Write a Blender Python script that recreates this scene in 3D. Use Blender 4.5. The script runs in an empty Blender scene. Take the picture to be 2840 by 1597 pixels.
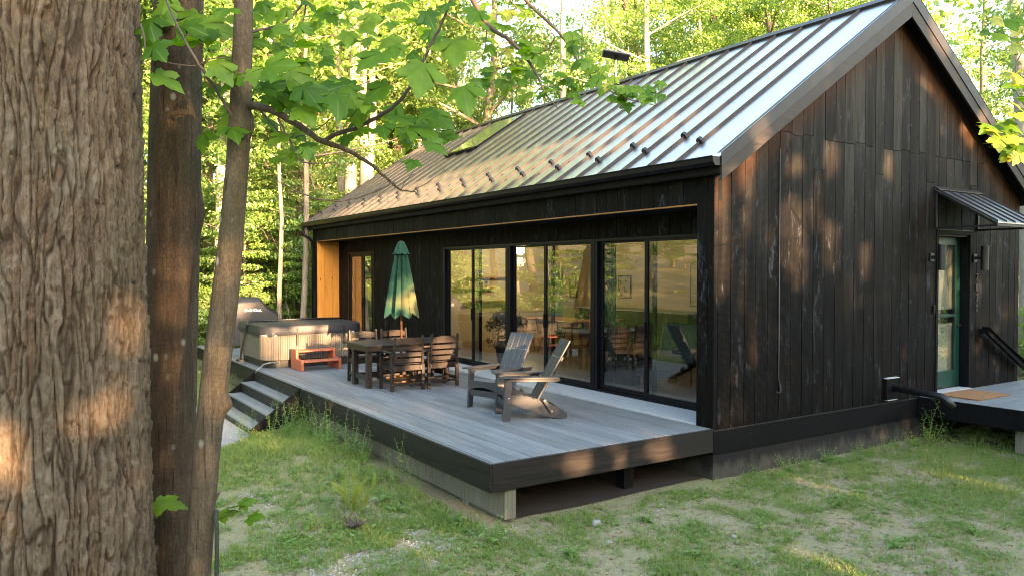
import bpy, bmesh, math, random
import numpy as np
from mathutils import Vector, Matrix, Euler
R = math.radians
random.seed(7); rng = np.random.default_rng(7)
SC = bpy.context.scene
COL = SC.collection

# ------------------------------------------------------------------ camera, sky, sun, exposure
CAM = Vector((-7.3206, -6.6309, 1.95)); YAW, PITCH, FPX = 0.5784, -0.0215, 2137.3
cd = bpy.data.cameras.new('camera'); co = bpy.data.objects.new('camera', cd); COL.objects.link(co)
cd.sensor_width = 36; cd.lens = 36 * FPX / 2840; cd.clip_start = .05; cd.clip_end = 600
co.location = CAM; co.rotation_euler = (math.pi / 2 + PITCH, 0, -YAW); SC.camera = co
SUN_EL = 10.0
w = bpy.data.worlds.new('World'); SC.world = w; w.use_nodes = True
nt = w.node_tree; nt.nodes.clear()
sky = nt.nodes.new('ShaderNodeTexSky'); sky.sky_type = 'NISHITA'; sky.sun_disc = False
sky.sun_elevation = R(SUN_EL); sky.sun_rotation = math.pi; sky.air_density = 1.0; sky.dust_density = 1.8; sky.ozone_density = .5
bg = nt.nodes.new('ShaderNodeBackground'); bg.inputs[1].default_value = 0.15
wo = nt.nodes.new('ShaderNodeOutputWorld'); nt.links.new(sky.outputs[0], bg.inputs[0]); nt.links.new(bg.outputs[0], wo.inputs[0])
sl = bpy.data.lights.new('sun', 'SUN'); sl.energy = 3.9; sl.angle = R(0.5); sl.color = (1.0, .60, .31)
so = bpy.data.objects.new('sun', sl); COL.objects.link(so); so.rotation_euler = (R(90 - SUN_EL), 0, R(0.0)); so.location = (0, -30, 20)
SC.view_settings.view_transform = 'Standard'; SC.view_settings.look = 'None'; SC.view_settings.gamma = 1
SC.view_settings.use_curve_mapping = False; SC.view_settings.exposure = 3.65
SC.cycles.max_bounces = 8; SC.cycles.transparent_max_bounces = 12; SC.cycles.caustics_reflective = False; SC.cycles.caustics_refractive = False
SC.cycles.sample_clamp_indirect = 6; SC.cycles.pixel_filter_type = 'BLACKMAN_HARRIS'; SC.cycles.filter_width = 1.0

_fw = Vector((math.sin(YAW) * math.cos(PITCH), math.cos(YAW) * math.cos(PITCH), math.sin(PITCH)))
_rt = _fw.cross(Vector((0, 0, 1))).normalized(); _up = _rt.cross(_fw)
def at(u, v, d):
    """point at forward distance d seen at (u, v) in a 2576 x 1449 grid; gives things that hang in free air a place"""
    k = 2840 / 2576
    return CAM + d * (_fw + _rt * ((u * k - 1420) / FPX) - _up * ((v * k - 798.5) / FPX))

# ------------------------------------------------------------------ noise
def _hash(ix, iy, iz, s):
    h = (ix.astype(np.int64) * 374761393 + iy.astype(np.int64) * 668265263 + iz.astype(np.int64) * 2147483647 + s * 974711) & 0xffffffff
    h = ((h ^ (h >> 13)) * 1274126177) & 0xffffffff
    h = ((h ^ (h >> 16)) * 2246822519) & 0xffffffff
    return ((h ^ (h >> 15)) & 0xffffff) / float(0xffffff)
def vnoise(x, y, z, s=0):
    x, y, z = np.broadcast_arrays(np.asarray(x, float), np.asarray(y, float), np.asarray(z, float))
    ix, iy, iz = np.floor(x), np.floor(y), np.floor(z); fx, fy, fz = x - ix, y - iy, z - iz
    fx, fy, fz = [t * t * (3 - 2 * t) for t in (fx, fy, fz)]; r = 0
    for a in (0, 1):
        for b in (0, 1):
            for c in (0, 1):
                r = r + _hash(ix + a, iy + b, iz + c, s) * (fx if a else 1 - fx) * (fy if b else 1 - fy) * (fz if c else 1 - fz)
    return r
def fbm(x, y, z, s=0, o=4):
    r, a, t = 0, .5, 0
    for i in range(o):
        r = r + a * vnoise(x * 2 ** i, y * 2 ** i, z * 2 ** i, s + i); t += a; a *= .5
    return r / t
def worley(x, y, s=0, per=None):
    """F1, F2 of jittered cells (x periodic with per)"""
    ix, iy = np.floor(x), np.floor(y); f1 = np.full(x.shape, 9.); f2 = np.full(x.shape, 9.); cid = np.zeros(x.shape)
    z0 = np.zeros_like(ix)
    for a in (-1, 0, 1):
        for b in (-1, 0, 1):
            cx, cy = ix + a, iy + b
            hx = np.mod(cx, per) if per else cx
            px = cx + .5 + .85 * (_hash(hx, cy, z0, s) - .5); py = cy + .5 + .85 * (_hash(hx, cy, z0, s + 5) - .5)
            d = np.hypot(px - x, py - y); m = d < f1
            f2 = np.where(m, f1, np.minimum(f2, d)); cid = np.where(m, _hash(hx, cy, z0, s + 9), cid); f1 = np.where(m, d, f1)
    return f1, f2, cid

# ------------------------------------------------------------------ objects
def tag(o, label=None, cat=None, group=None, kind=None):
    if label: o['label'] = label
    if cat: o['category'] = cat
    if group: o['group'] = group
    if kind: o['kind'] = kind
    return o
def link(name, me, parent=None, mat=None):
    o = bpy.data.objects.new(name, me); COL.objects.link(o)
    if parent is not None: o.parent = parent
    if mat is not None and me is not None and not me.materials: me.materials.append(mat)
    return o
def empty(name, loc=(0, 0, 0), rz=0, label=None, cat=None, group=None, parent=None):
    o = link(name, None, parent); o.location = loc; o.rotation_euler = (0, 0, rz); o.empty_display_size = .2
    return tag(o, label, cat, group)
def np_mesh(name, V, F, smooth=False):
    V = np.ascontiguousarray(V, dtype=np.float32); F = np.ascontiguousarray(F, dtype=np.int32)
    me = bpy.data.meshes.new(name); k = F.shape[1]
    me.vertices.add(len(V)); me.vertices.foreach_set('co', V.ravel())
    me.loops.add(F.size); me.loops.foreach_set('vertex_index', F.ravel())
    me.polygons.add(len(F)); me.polygons.foreach_set('loop_start', np.arange(0, F.size, k, dtype=np.int32))
    me.polygons.foreach_set('use_smooth', np.full(len(F), smooth))
    me.update(calc_edges=True); me.validate()
    return me
class MB:
    def __init__(s): s.v = []; s.f = []
    def add(s, V, F):
        n = len(s.v); s.v += [tuple(p) for p in V]; s.f += [tuple(i + n for i in f) for f in F]; return s
    def box(s, a, b, M=None):
        (x0, y0, z0), (x1, y1, z1) = a, b
        V = [(x0, y0, z0), (x1, y0, z0), (x1, y1, z0), (x0, y1, z0), (x0, y0, z1), (x1, y0, z1), (x1, y1, z1), (x0, y1, z1)]
        if M is not None: V = [M @ Vector(p) for p in V]
        return s.add(V, [(0, 3, 2, 1), (4, 5, 6, 7), (0, 1, 5, 4), (1, 2, 6, 5), (2, 3, 7, 6), (3, 0, 4, 7)])
    def bar(s, p, q, wd, th, side=(0, 0, 1)):
        """rectangular bar p->q, wd along side x dir, th along the other axis (roughly 'side')"""
        p, q = Vector(p), Vector(q); d = (q - p).normalized(); a = d.cross(Vector(side))
        if a.length < 1e-5: a = d.cross(Vector((0, 1, 0)))
        a.normalize(); b = a.cross(d); a *= wd / 2; b *= th / 2
        V = [p - a - b, p + a - b, p + a + b, p - a + b, q - a - b, q + a - b, q + a + b, q - a + b]
        return s.add(V, [(0, 3, 2, 1), (4, 5, 6, 7), (0, 1, 5, 4), (1, 2, 6, 5), (2, 3, 7, 6), (3, 0, 4, 7)])
    def prism(s, poly, h, axis='y', o=0.0):
        """extrude 2D polygon (a, b) from o to o+h along axis"""
        n = len(poly); f = {'x': lambda a, b, c: (c, a, b), 'y': lambda a, b, c: (a, c, b), 'z': lambda a, b, c: (a, b, c)}[axis]
        V = [f(a, b, o) for a, b in poly] + [f(a, b, o + h) for a, b in poly]
        F = [tuple(range(n))[::-1], tuple(range(n, 2 * n))] + [(i, (i + 1) % n, (i + 1) % n + n, i + n) for i in range(n)]
        return s.add(V, F)
    def tube(s, pts, rad, n=8, cap=True):
        pts = [Vector(p) for p in pts]; m = len(pts)
        rad = [float(q) for q in rad] if hasattr(rad, '__len__') else [rad] * m
        V = []; a = None
        for i in range(m):
            d = (pts[min(i + 1, m - 1)] - pts[max(i - 1, 0)]).normalized()
            if a is None: a = d.orthogonal().normalized()
            else:
                a = (a - d * a.dot(d)); a = a.normalized() if a.length > 1e-6 else d.orthogonal().normalized()
            b = d.cross(a)
            V += [pts[i] + rad[i] * (a * math.cos(t) + b * math.sin(t)) for t in [2 * math.pi * k / n for k in range(n)]]
        F = [(i * n + k, i * n + (k + 1) % n, (i + 1) * n + (k + 1) % n, (i + 1) * n + k) for i in range(m - 1) for k in range(n)]
        if cap: F += [tuple(range(n))[::-1], tuple((m - 1) * n + k for k in range(n))]
        return s.add(V, F)
    def lathe(s, prof, n=16, c=(0, 0, 0)):
        m = len(prof); V = [(c[0] + r * math.cos(2 * math.pi * k / n), c[1] + r * math.sin(2 * math.pi * k / n), c[2] + z) for r, z in prof for k in range(n)]
        F = [(i * n + k, i * n + (k + 1) % n, (i + 1) * n + (k + 1) % n, (i + 1) * n + k) for i in range(m - 1) for k in range(n)]
        F += [tuple(range(n))[::-1], tuple((m - 1) * n + k for k in range(n))]
        return s.add(V, F)
    def mesh(s, name, smooth=False):
        me = bpy.data.meshes.new(name); me.from_pydata(s.v, [], s.f); me.update()
        bm = bmesh.new(); bm.from_mesh(me); bmesh.ops.recalc_face_normals(bm, faces=bm.faces); bm.to_mesh(me); bm.free()
        if smooth: me.polygons.foreach_set('use_smooth', [True] * len(me.polygons))
        return me
    def build(s, name, mat, parent=None, bevel=0, smooth=False, kind=None, auto=False):
        o = link(name, s.mesh(name, smooth), parent, mat)
        if bevel:
            m = o.modifiers.new('bevel', 'BEVEL'); m.width = bevel; m.segments = 1; m.limit_method = 'ANGLE'
        if auto:
            me = o.data; me.polygons.foreach_set('use_smooth', [True] * len(me.polygons))
            for e in me.edges: pass
            me.set_sharp_from_angle(angle=R(35))
        if kind: o['kind'] = kind
        return o
def text(name, body, size, ext, off, mat, parent, loc):
    cu = bpy.data.curves.new(name, 'FONT'); cu.body = body; cu.size = size; cu.extrude = ext; cu.offset = off; cu.align_x = 'CENTER'
    t = bpy.data.objects.new(name, cu); COL.objects.link(t); bpy.context.view_layer.update()
    me = bpy.data.meshes.new_from_object(t.evaluated_get(bpy.context.evaluated_depsgraph_get())); bpy.data.objects.remove(t); bpy.data.curves.remove(cu)
    me.materials.clear(); o = link(name, me, parent, mat); o.rotation_euler = (math.pi / 2, 0, 0); o.location = loc; return o
def copy_tree(o, parent=None):
    c = o.copy(); COL.objects.link(c)
    if parent is not None: c.parent = parent
    for ch in list(o.children): copy_tree(ch, c)
    return c

# ------------------------------------------------------------------ materials
class NT:
    def __init__(s, name):
        s.m = bpy.data.materials.new(name); s.m.use_nodes = True; s.t = s.m.node_tree; s.t.nodes.clear()
        s.out = s.n('ShaderNodeOutputMaterial')
    def n(s, typ, **kw):
        x = s.t.nodes.new(typ)
        for k, v in kw.items(): setattr(x, k, v)
        return x
    def l(s, a, b): s.t.links.new(a, b)
    def put(s, sock, v):
        if isinstance(v, bpy.types.NodeSocket): s.l(v, sock)
        elif v is not None:
            if hasattr(v, '__len__') and len(v) == 3 and sock.type == 'RGBA': v = (*v, 1)
            sock.default_value = v
    def math(s, op, a, b=None, c=None, clamp=False):
        x = s.n('ShaderNodeMath', operation=op, use_clamp=clamp)
        for i, v in enumerate((a, b, c)):
            if v is not None: s.put(x.inputs[i], v)
        return x.outputs[0]
    def mix(s, f, a, b, blend='MIX'):
        x = s.n('ShaderNodeMix', data_type='RGBA', blend_type=blend); s.put(x.inputs[0], f); s.put(x.inputs[6], a); s.put(x.inputs[7], b); return x.outputs[2]
    def ramp(s, f, stops):
        x = s.n('ShaderNodeValToRGB'); el = x.color_ramp.elements
        while len(el) > 1: el.remove(el[-1])
        for i, (p, c) in enumerate(stops):
            e = el[0] if i == 0 else el.new(p); e.position = p; e.color = (*c, 1) if hasattr(c, '__len__') else (c, c, c, 1)
        s.put(x.inputs[0], f); return x.outputs[0]
    def pos(s, scale=(1, 1, 1), rnd=0):
        g = s.n('ShaderNodeNewGeometry').outputs['Position']
        if rnd:
            oi = s.n('ShaderNodeObjectInfo').outputs['Random']; a = s.n('ShaderNodeVectorMath', operation='ADD'); s.l(g, a.inputs[0])
            cx = s.n('ShaderNodeCombineXYZ'); r = s.math('MULTIPLY', oi, rnd)
            for i in range(3): s.l(r, cx.inputs[i])
            s.l(cx.outputs[0], a.inputs[1]); g = a.outputs[0]
        v = s.n('ShaderNodeVectorMath', operation='MULTIPLY'); s.l(g, v.inputs[0]); v.inputs[1].default_value = scale; return v.outputs[0]
    def obj(s, scale=(1, 1, 1)):
        g = s.n('ShaderNodeTexCoord').outputs['Object']
        v = s.n('ShaderNodeVectorMath', operation='MULTIPLY'); s.l(g, v.inputs[0]); v.inputs[1].default_value = scale; return v.outputs[0]
    def noise(s, vec, scale=1, detail=4, rough=.55, dist=0):
        x = s.n('ShaderNodeTexNoise'); s.l(vec, x.inputs['Vector']); x.inputs['Scale'].default_value = scale; x.inputs['Detail'].default_value = detail
        x.inputs['Roughness'].default_value = rough; x.inputs['Distortion'].default_value = dist; return x.outputs[0]
    def voro(s, vec, scale=1, feature='F1', out=0):
        x = s.n('ShaderNodeTexVoronoi', feature=feature); s.l(vec, x.inputs['Vector']); x.inputs['Scale'].default_value = scale; return x.outputs[out]
    def bump(s, h, strength=.3, dist=.01):
        x = s.n('ShaderNodeBump'); x.inputs['Strength'].default_value = strength; x.inputs['Distance'].default_value = dist; s.l(h, x.inputs['Height']); return x.outputs[0]
    def bsdf(s, color, rough=.6, metal=0, spec=.5, normal=None, **kw):
        b = s.n('ShaderNodeBsdfPrincipled'); s.put(b.inputs['Base Color'], color); s.put(b.inputs['Roughness'], rough); s.put(b.inputs['Metallic'], metal)
        s.put(b.inputs['Specular IOR Level'], spec)
        if normal is not None: s.l(normal, b.inputs['Normal'])
        for k, v in kw.items(): s.put(b.inputs[k.replace('_', ' ')], v)
        s.l(b.outputs[0], s.out.inputs[0]); return s.m
def plain(name, col, rough=.6, metal=0, var=.12, scale=18, bump=.08, spec=.5):
    t = NT(name); n = t.noise(t.pos(), scale, 5, .6)
    c = t.mix(n, [max(0, x * (1 - var)) for x in col], [min(1, x * (1 + var)) for x in col])
    return t.bsdf(c, t.math('ADD', t.math('MULTIPLY', n, .16), rough - .08), metal, spec, t.bump(n, bump, .004))
def wood(name, dark, light, axis='z', rough=.6, rnd=40, spec=.4, bump=.25, var=.35, knots=0, knotcol=(.05, .02, .008)):
    t = NT(name); g = [38., 38., 38.]; g['xyz'.index(axis)] = 1.6
    n = t.noise(t.pos(g, rnd), 1, 5, .62, .6); big = t.noise(t.pos((1.1, 1.1, 1.1), rnd), 1, 3)
    f = t.ramp(n, [(.28, 0), (.75, 1)]); c = t.mix(f, dark, light)
    oi = t.n('ShaderNodeObjectInfo').outputs['Random']
    hv = t.math('ADD', t.math('MULTIPLY', oi, var), t.math('ADD', t.math('MULTIPLY', big, .5), .75 - var / 2))
    c = t.mix(1, c, t.ramp(t.math('MULTIPLY', hv, .5), [(0, 0), (1, 2.)]), 'MULTIPLY') if False else t.mix(1.0, c, hv_col(t, hv), 'MULTIPLY')
    if knots:
        k = [6., 6., 6.]; k['xyz'.index(axis)] = 2.6
        d = t.voro(t.pos(k, rnd), 1.0); c = t.mix(t.ramp(d, [(.05, knots), (.16, .0)]), c, knotcol)
    return t.bsdf(c, t.math('ADD', t.math('MULTIPLY', n, .25), rough - .12), 0, spec, t.bump(n, bump, .004))
def hv_col(t, v):
    x = t.n('ShaderNodeCombineColor')
    for i in range(3): t.l(v, x.inputs[i])
    return x.outputs[0]

M = {}
# stained black siding on the gable: black below, weathered grey-green above, pale knots, brown where the eaves protect it
def siding(name, weather=1.0):
    t = NT(name); p = t.n('ShaderNodeSeparateXYZ'); t.l(t.n('ShaderNodeNewGeometry').outputs['Position'], p.inputs[0]); X, Y, Z = p.outputs
    oi = t.n('ShaderNodeObjectInfo').outputs['Random']
    gr = t.noise(t.pos((26, 26, 1.1), 60), 1, 6, .66, .8); st = t.noise(t.pos((7, 7, .55), 60), 1, 4, .6, .5)
    big = t.noise(t.pos((.55, .55, .45), 3), 1, 3)
    zz = t.n('ShaderNodeMapRange'); zz.inputs[1].default_value = .4; zz.inputs[2].default_value = 4.6; t.l(Z, zz.inputs[0])
    wv = t.math('ADD', t.math('ADD', t.math('MULTIPLY', zz.outputs[0], .44 * weather), t.math('MULTIPLY', st, .55)), t.math('ADD', t.math('MULTIPLY', oi, .26), t.math('MULTIPLY', big, .12)))
    wf = t.ramp(wv, [(.57, 0), (.78, .28), (1.02, 1)])
    wfs = t.math('MULTIPLY', wf, t.ramp(gr, [(.25, .35), (.6, 1)]))
    grey = t.mix(st, (.030, .029, .020), (.050, .050, .048))
    base = t.mix(gr, (.0009, .0008, .0009), (.0040, .0034, .0030))
    c = t.mix(wfs, base, grey)
    bn = t.noise(t.pos((9, 9, .8), 60), 1, 4, .6); c = t.mix(t.math('MULTIPLY', t.ramp(bn, [(.52, 0), (.72, 1)]), .16), c, (.036, .017, .007))
    # pale smudged knots
    kw = t.noise(t.pos((15, 15, 4.2), 60), 1, 5, .68, 1.2); kz = t.noise(t.pos((4, 4, 1.7), 60), 1, 2)
    kf = t.math('MULTIPLY', t.ramp(t.math('ADD', kw, t.math('MULTIPLY', kz, .55)), [(.86, 0), (.95, .6), (1.05, 1)]), .62)
    c = t.mix(kf, c, (.050, .054, .064))
    vs = t.noise(t.pos((44, 44, .9), 60), 1, 3, .6); c = t.mix(t.math('MULTIPLY', t.ramp(vs, [(.62, 0), (.74, .6)]), t.ramp(st, [(.40, .1), (.70, 1)])), c, (.034, .032, .030))
    if weather > .5:   # brown, unweathered band under the rakes
        ax = t.math('ABSOLUTE', t.math('SUBTRACT', X, 3.956)); rk = t.math('SUBTRACT', t.math('SUBTRACT', 6.0, t.math('MULTIPLY', ax, .673)), Z)
        rr = t.ramp(t.math('ADD', t.math('MULTIPLY', rk, .8), t.math('MULTIPLY', gr, .25)), [(.32, 1), (.75, 0)])
        c = t.mix(t.math('MULTIPLY', rr, .7), c, t.mix(gr, (.010, .005, .003), (.075, .030, .010)))
    saw = t.n('ShaderNodeTexWave', wave_type='BANDS', bands_direction='Z'); t.l(t.pos((1, 1, 1), 5), saw.inputs[0]); saw.inputs['Scale'].default_value = 22; saw.inputs['Distortion'].default_value = 1.5
    h = t.math('ADD', gr, t.math('MULTIPLY', saw.outputs[1], .35))
    c = t.mix(t.math('MULTIPLY', saw.outputs[1], .16), c, (.0, .0, .0))
    return t.bsdf(c, t.math('ADD', t.math('MULTIPLY', gr, .25), .50), 0, .08, t.bump(h, .5, .005))
M['gable'] = siding('gable_siding'); M['black_wood'] = siding('black_siding', .18)
M['trim'] = wood('black_trim', (.003, .003, .0038), (.0085, .0082, .0088), 'z', .6, var=.3, spec=.08)
M['barge'] = wood('barge_board_wood', (.012, .010, .009), (.040, .032, .026), 'x', .55, var=.3, spec=.25)
M['fascia'] = wood('deck_fascia_wood', (.004, .004, .0045), (.015, .013, .013), 'y', .5, var=.3, spec=.28)
M['fascia_x'] = wood('deck_fascia_wood_cross', (.005, .0045, .0045), (.020, .016, .015), 'x', .5, var=.3, spec=.28)
M['deck'] = wood('grey_decking', (.105, .113, .122), (.195, .207, .220), 'y', .55, var=.30, bump=.2)
M['deck_x'] = wood('grey_decking_cross', (.130, .140, .150), (.195, .207, .220), 'x', .55, var=.16, bump=.12)
M['cedar'] = wood('oiled_cedar', (.42, .155, .020), (.62, .27, .045), 'z', .5, var=.3, knots=.9, knotcol=(.10, .03, .008))
M['cedar_y'] = wood('cedar_soffit', (.14, .06, .016), (.24, .11, .03), 'y', .5, var=.3, knots=.7)
M['old_wood'] = wood('weathered_timber', (.085, .078, .056), (.19, .175, .130), 'z', .8, rnd=0, var=.2)
def founding():
    t = NT('stained_foundation'); p = t.n('ShaderNodeSeparateXYZ'); t.l(t.n('ShaderNodeNewGeometry').outputs['Position'], p.inputs[0]); n = t.noise(t.pos((5, 5, 2.2)), 1, 6, .7); m = t.noise(t.pos((26, 26, 9)), 1, 5, .7)
    f = t.math('ADD', t.math('MULTIPLY', t.math('ADD', p.outputs[2], .64), 3.4), t.math('MULTIPLY', t.math('SUBTRACT', n, .5), 1.9))
    c = t.mix(m, (.030, .027, .021), (.070, .064, .052)); c = t.mix(t.ramp(f, [(.25, 0), (.75, .9)]), c, (.008, .0075, .0072)); c = t.mix(t.ramp(t.math('ADD', f, m), [(.15, .6), (.40, 0)]), c, (.085, .062, .036))
    return t.bsdf(c, .9, 0, .2, t.bump(t.math('ADD', n, t.math('MULTIPLY', m, .5)), .5, .01))
M['concrete'] = founding()
M['slab'] = plain('pale_stone_slab', (.36, .37, .385), .6, var=.10, scale=9, bump=.05)
M['patio_wood'] = wood('dark_brown_patio_wood', (.004, .003, .003), (.020, .0105, .007), 'z', .42, var=.2, spec=.5)
M['patio_top'] = wood('dark_tabletop_wood', (.012, .010, .011), (.032, .026, .026), 'x', .38, var=.2, spec=.6)
M['poly'] = plain('charcoal_poly_lumber', (.027, .029, .034), .45, var=.12, scale=40, bump=.1)
M['frame'] = plain('black_aluminium', (.004, .004, .0055), .38, var=.2, bump=.02, spec=.15)
M['black_plastic'] = plain('black_plastic', (.006, .006, .007), .45, var=.2, bump=.03)
M['iron'] = plain('black_steel', (.010, .010, .012), .4, .2, bump=.03)
M['chrome'] = plain('bolt_metal', (.75, .74, .72), .3, 1.0, var=.05, bump=0)
def metalroof():
    t = NT('standing_seam_metal'); n = t.noise(t.pos((.7, .7, .7), 9), 1, 4, .55); f = t.noise(t.pos((9, .8, 9)), 1, 3)
    c = t.mix(n, (.50, .475, .475), (.59, .575, .575))
    rg = t.math('ADD', t.math('MULTIPLY', n, .10), .26)
    return t.bsdf(c, rg, 1.0, .5, t.bump(f, .02, .02))
M['roof'] = metalroof()
M['seam'] = plain('bronze_seam_paint', (.027, .024, .023), .5, 0, var=.1, bump=.0, spec=.3)
M['rakemetal'] = plain('bronze_rake_metal', (.022, .020, .019), .48, .1, var=.1, bump=.02, spec=.3)
def glass(name, tint=(.80, .84, .83), ior=1.45):
    t = NT(name); fr = t.n('ShaderNodeFresnel'); bk = t.n('ShaderNodeNewGeometry').outputs['Backfacing']
    t.l(t.math('ADD', ior, t.math('MULTIPLY', bk, 1 / ior - ior)), fr.inputs[0])
    tr = t.n('ShaderNodeBsdfTransparent'); tr.inputs[0].default_value = (*tint, 1); gl = t.n('ShaderNodeBsdfGlossy'); gl.inputs['Roughness'].default_value = .004
    f = t.math('MULTIPLY', fr.outputs[0], 2.6, clamp=True); mx = t.n('ShaderNodeMixShader'); t.l(f, mx.inputs[0]); t.l(tr.outputs[0], mx.inputs[1]); t.l(gl.outputs[0], mx.inputs[2]); t.l(mx.outputs[0], t.out.inputs[0]); return t.m
M['glass'] = glass('window_glass'); M['skyglass'] = plain('skylight_glass', (.78, .84, .80), .10, .95, var=.02, bump=0)
def bark(name, cols, scale=1.0, moss=0, bumpd=.012, rough=.85, streak=1.0, patch=None, warm=0):
    t = NT(name); n = t.noise(t.pos((26 * scale, 26 * scale, 3.2 * scale * streak)), 1, 6, .7, .6); n2 = t.noise(t.pos((9 * scale, 9 * scale, 5 * scale)), 1, 5, .65)
    f = t.math('ADD', t.math('MULTIPLY', n, .6), t.math('MULTIPLY', n2, .4)); c = t.ramp(f, [(.30, cols[0]), (.5, cols[1]), (.68, cols[2])])
    if moss:
        m = t.noise(t.pos((2.2, 2.2, 1.6)), 1, 6, .7); c = t.mix(t.math('MULTIPLY', t.ramp(m, [(.5, 0), (.7, 1)]), moss), c, (.045, .050, .016))
    fs = t.noise(t.pos((150, 150, 70)), 1, 4, .7); c = t.mix(t.ramp(fs, [(.45, 0), (.62, .55)]), c, cols[0]); c = t.mix(t.ramp(fs, [(.30, .45), (.42, 0)]), c, cols[2])
    if patch:
        hb = t.noise(t.pos((5, 5, 60)), 1, 3, .6); c = t.mix(t.ramp(hb, [(.60, 0), (.72, .5)]), c, cols[0]); vc = t.noise(t.pos((70, 70, 3)), 1, 4, .65, .6); c = t.mix(t.ramp(vc, [(.60, 0), (.68, .8)]), c, [q * .45 for q in cols[0]])
        v = t.voro(t.pos((13, 13, 9)), 1.0); k = t.noise(t.pos((4, 4, 4)), 1, 3); c = t.mix(t.math('MULTIPLY', t.ramp(v, [(.10, 1), (.2, 0)]), t.ramp(k, [(.5, 0), (.62, .75)])), c, patch)
    if name.startswith('shaggy'):
        ca = t.n('ShaderNodeAttribute', attribute_name='crack').outputs['Fac']; pa = t.n('ShaderNodeAttribute', attribute_name='plate').outputs['Fac']
        hc = t.noise(t.pos((120, 120, 9)), 1, 5, .7, .5); c = t.mix(t.ramp(hc, [(.36, .85), (.47, 0)]), c, (.030, .019, .011)); lz = t.noise(t.pos((3.2, 3.2, 2.2)), 1, 5, .7); c = t.mix(t.math('MULTIPLY', t.ramp(lz, [(.56, 0), (.68, .5)]), t.ramp(fs, [(.4, .2), (.55, 1)])), c, (.17, .175, .135))
        c = t.mix(t.ramp(pa, [(.25, 0), (.85, .55)]), c, (.140, .110, .078)); c = t.mix(t.ramp(pa, [(.05, .5), (.35, 0)]), c, (.080, .044, .022)); c = t.mix(t.math('MULTIPLY', ca, .75), c, (.024, .014, .008))
    return t.bsdf(c, rough, 0, .25, t.bump(t.math('ADD', f, t.math('MULTIPLY', t.noise(t.pos((90, 90, 40)), 1, 3), .4)), .9, bumpd))
M['bark_maple'] = bark('shaggy_maple_bark', [(.040, .028, .018), (.112, .083, .053), (.185, .148, .104)], 1.0, .65)
M['bark_smooth'] = bark('smooth_dark_bark', [(.022, .015, .009), (.056, .038, .023), (.105, .074, .046)], 1.3, .5, .006, patch=(.26, .27, .23))
M['bark_young'] = bark('young_maple_bark', [(.040, .029, .018), (.090, .067, .042), (.155, .122, .082)], 1.6, .45, .005, patch=(.30, .30, .26))
M['bark_twig'] = plain('twig_bark', (.085, .060, .045), .8, var=.4, scale=30, bump=.2)
M['bark_forest'] = bark('forest_bark', [(.095, .075, .058), (.20, .165, .130), (.33, .28, .225)], .5, .35, .02)
M['bark_pale'] = bark('pale_forest_bark', [(.20, .16, .13), (.38, .33, .28), (.55, .49, .43)], .5, .1, .02)
M['bark_dark'] = bark('dark_forest_bark', [(.035, .027, .022), (.080, .062, .048), (.14, .11, .085)], .5, .2, .02)
def leafmat(name, c0, c1, c2, trans=.45, gloss=.06, vein=False, scale=.6, yellow=0):
    t = NT(name); oi = t.n('ShaderNodeObjectInfo').outputs['Random']
    n = t.noise(t.pos((scale, scale, scale)), 1, 3, .6); n2 = t.noise(t.pos((9, 9, 9)), 1, 2)
    isl_ = t.n('ShaderNodeNewGeometry').outputs['Random Per Island']; f = t.math('ADD', t.math('MULTIPLY', n, .50), t.math('ADD', t.math('ADD', t.math('MULTIPLY', n2, .12), t.math('MULTIPLY', isl_, 0 if vein else .34)), t.math('MULTIPLY', oi, .55 if vein else .22)))
    c = t.ramp(f, [(.28, c0), (.56, c1), (.86, c2)])
    if yellow: c = t.mix(t.ramp(t.math('ADD', oi, t.math('MULTIPLY', n2, .2)), [(1.07, 0), (1.15, yellow)]), c, (.42, .30, .03))
    if vein:
        q = t.n('ShaderNodeSeparateXYZ'); t.l(t.n('ShaderNodeTexCoord').outputs['Object'], q.inputs[0]); an = t.math('ARCTAN2', q.outputs[0], t.math('ADD', q.outputs[1], .04))
        vn = t.math('ABSOLUTE', t.math('SINE', t.math('MULTIPLY', an, 2.55))); c = t.mix(t.ramp(vn, [(.03, .55), (.11, 0)]), c, (.20, .30, .07))
        bl = t.noise(t.obj((2.2, 2.2, 2.2)), 1, 2); c = t.mix(t.ramp(bl, [(.4, .35), (.62, 0)]), c, (.05, .12, .012))
        v = t.noise(t.obj((30, 30, 30)), 1, 4, .7); c = t.mix(t.ramp(v, [(.66, 0), (.72, .6)]), c, (.10, .08, .02))
    d = t.n('ShaderNodeBsdfDiffuse'); t.l(c, d.inputs[0]); tr = t.n('ShaderNodeBsdfTranslucent')
    t.l(t.mix(1, c, (1.5, 1.35, .55), 'MULTIPLY'), tr.inputs[0])
    a = t.n('ShaderNodeMixShader'); a.inputs[0].default_value = trans; t.l(d.outputs[0], a.inputs[1]); t.l(tr.outputs[0], a.inputs[2])
    g = t.n('ShaderNodeBsdfGlossy'); g.inputs[1].default_value = .42; g.inputs[0].default_value = (.8, .85, .8, 1)
    b = t.n('ShaderNodeMixShader'); b.inputs[0].default_value = gloss; t.l(a.outputs[0], b.inputs[1]); t.l(g.outputs[0], b.inputs[2]); t.l(b.outputs[0], t.out.inputs[0]); return t.m
M['leaf'] = leafmat('maple_leaf', (.060, .145, .008), (.120, .245, .010), (.200, .320, .024), .6, .02, True, 2, .8)
M['leaf_yellow'] = leafmat('yellow_leaf', (.20, .26, .015), (.34, .36, .02), (.46, .42, .04), .5, .05, True, 2)
M['fol_bright'] = leafmat('sunny_foliage', (.115, .215, .048), (.190, .315, .070), (.270, .375, .110), .54)
M['fol_mid'] = leafmat('forest_foliage', (.078, .152, .036), (.132, .235, .054), (.195, .295, .082), .52)
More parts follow.
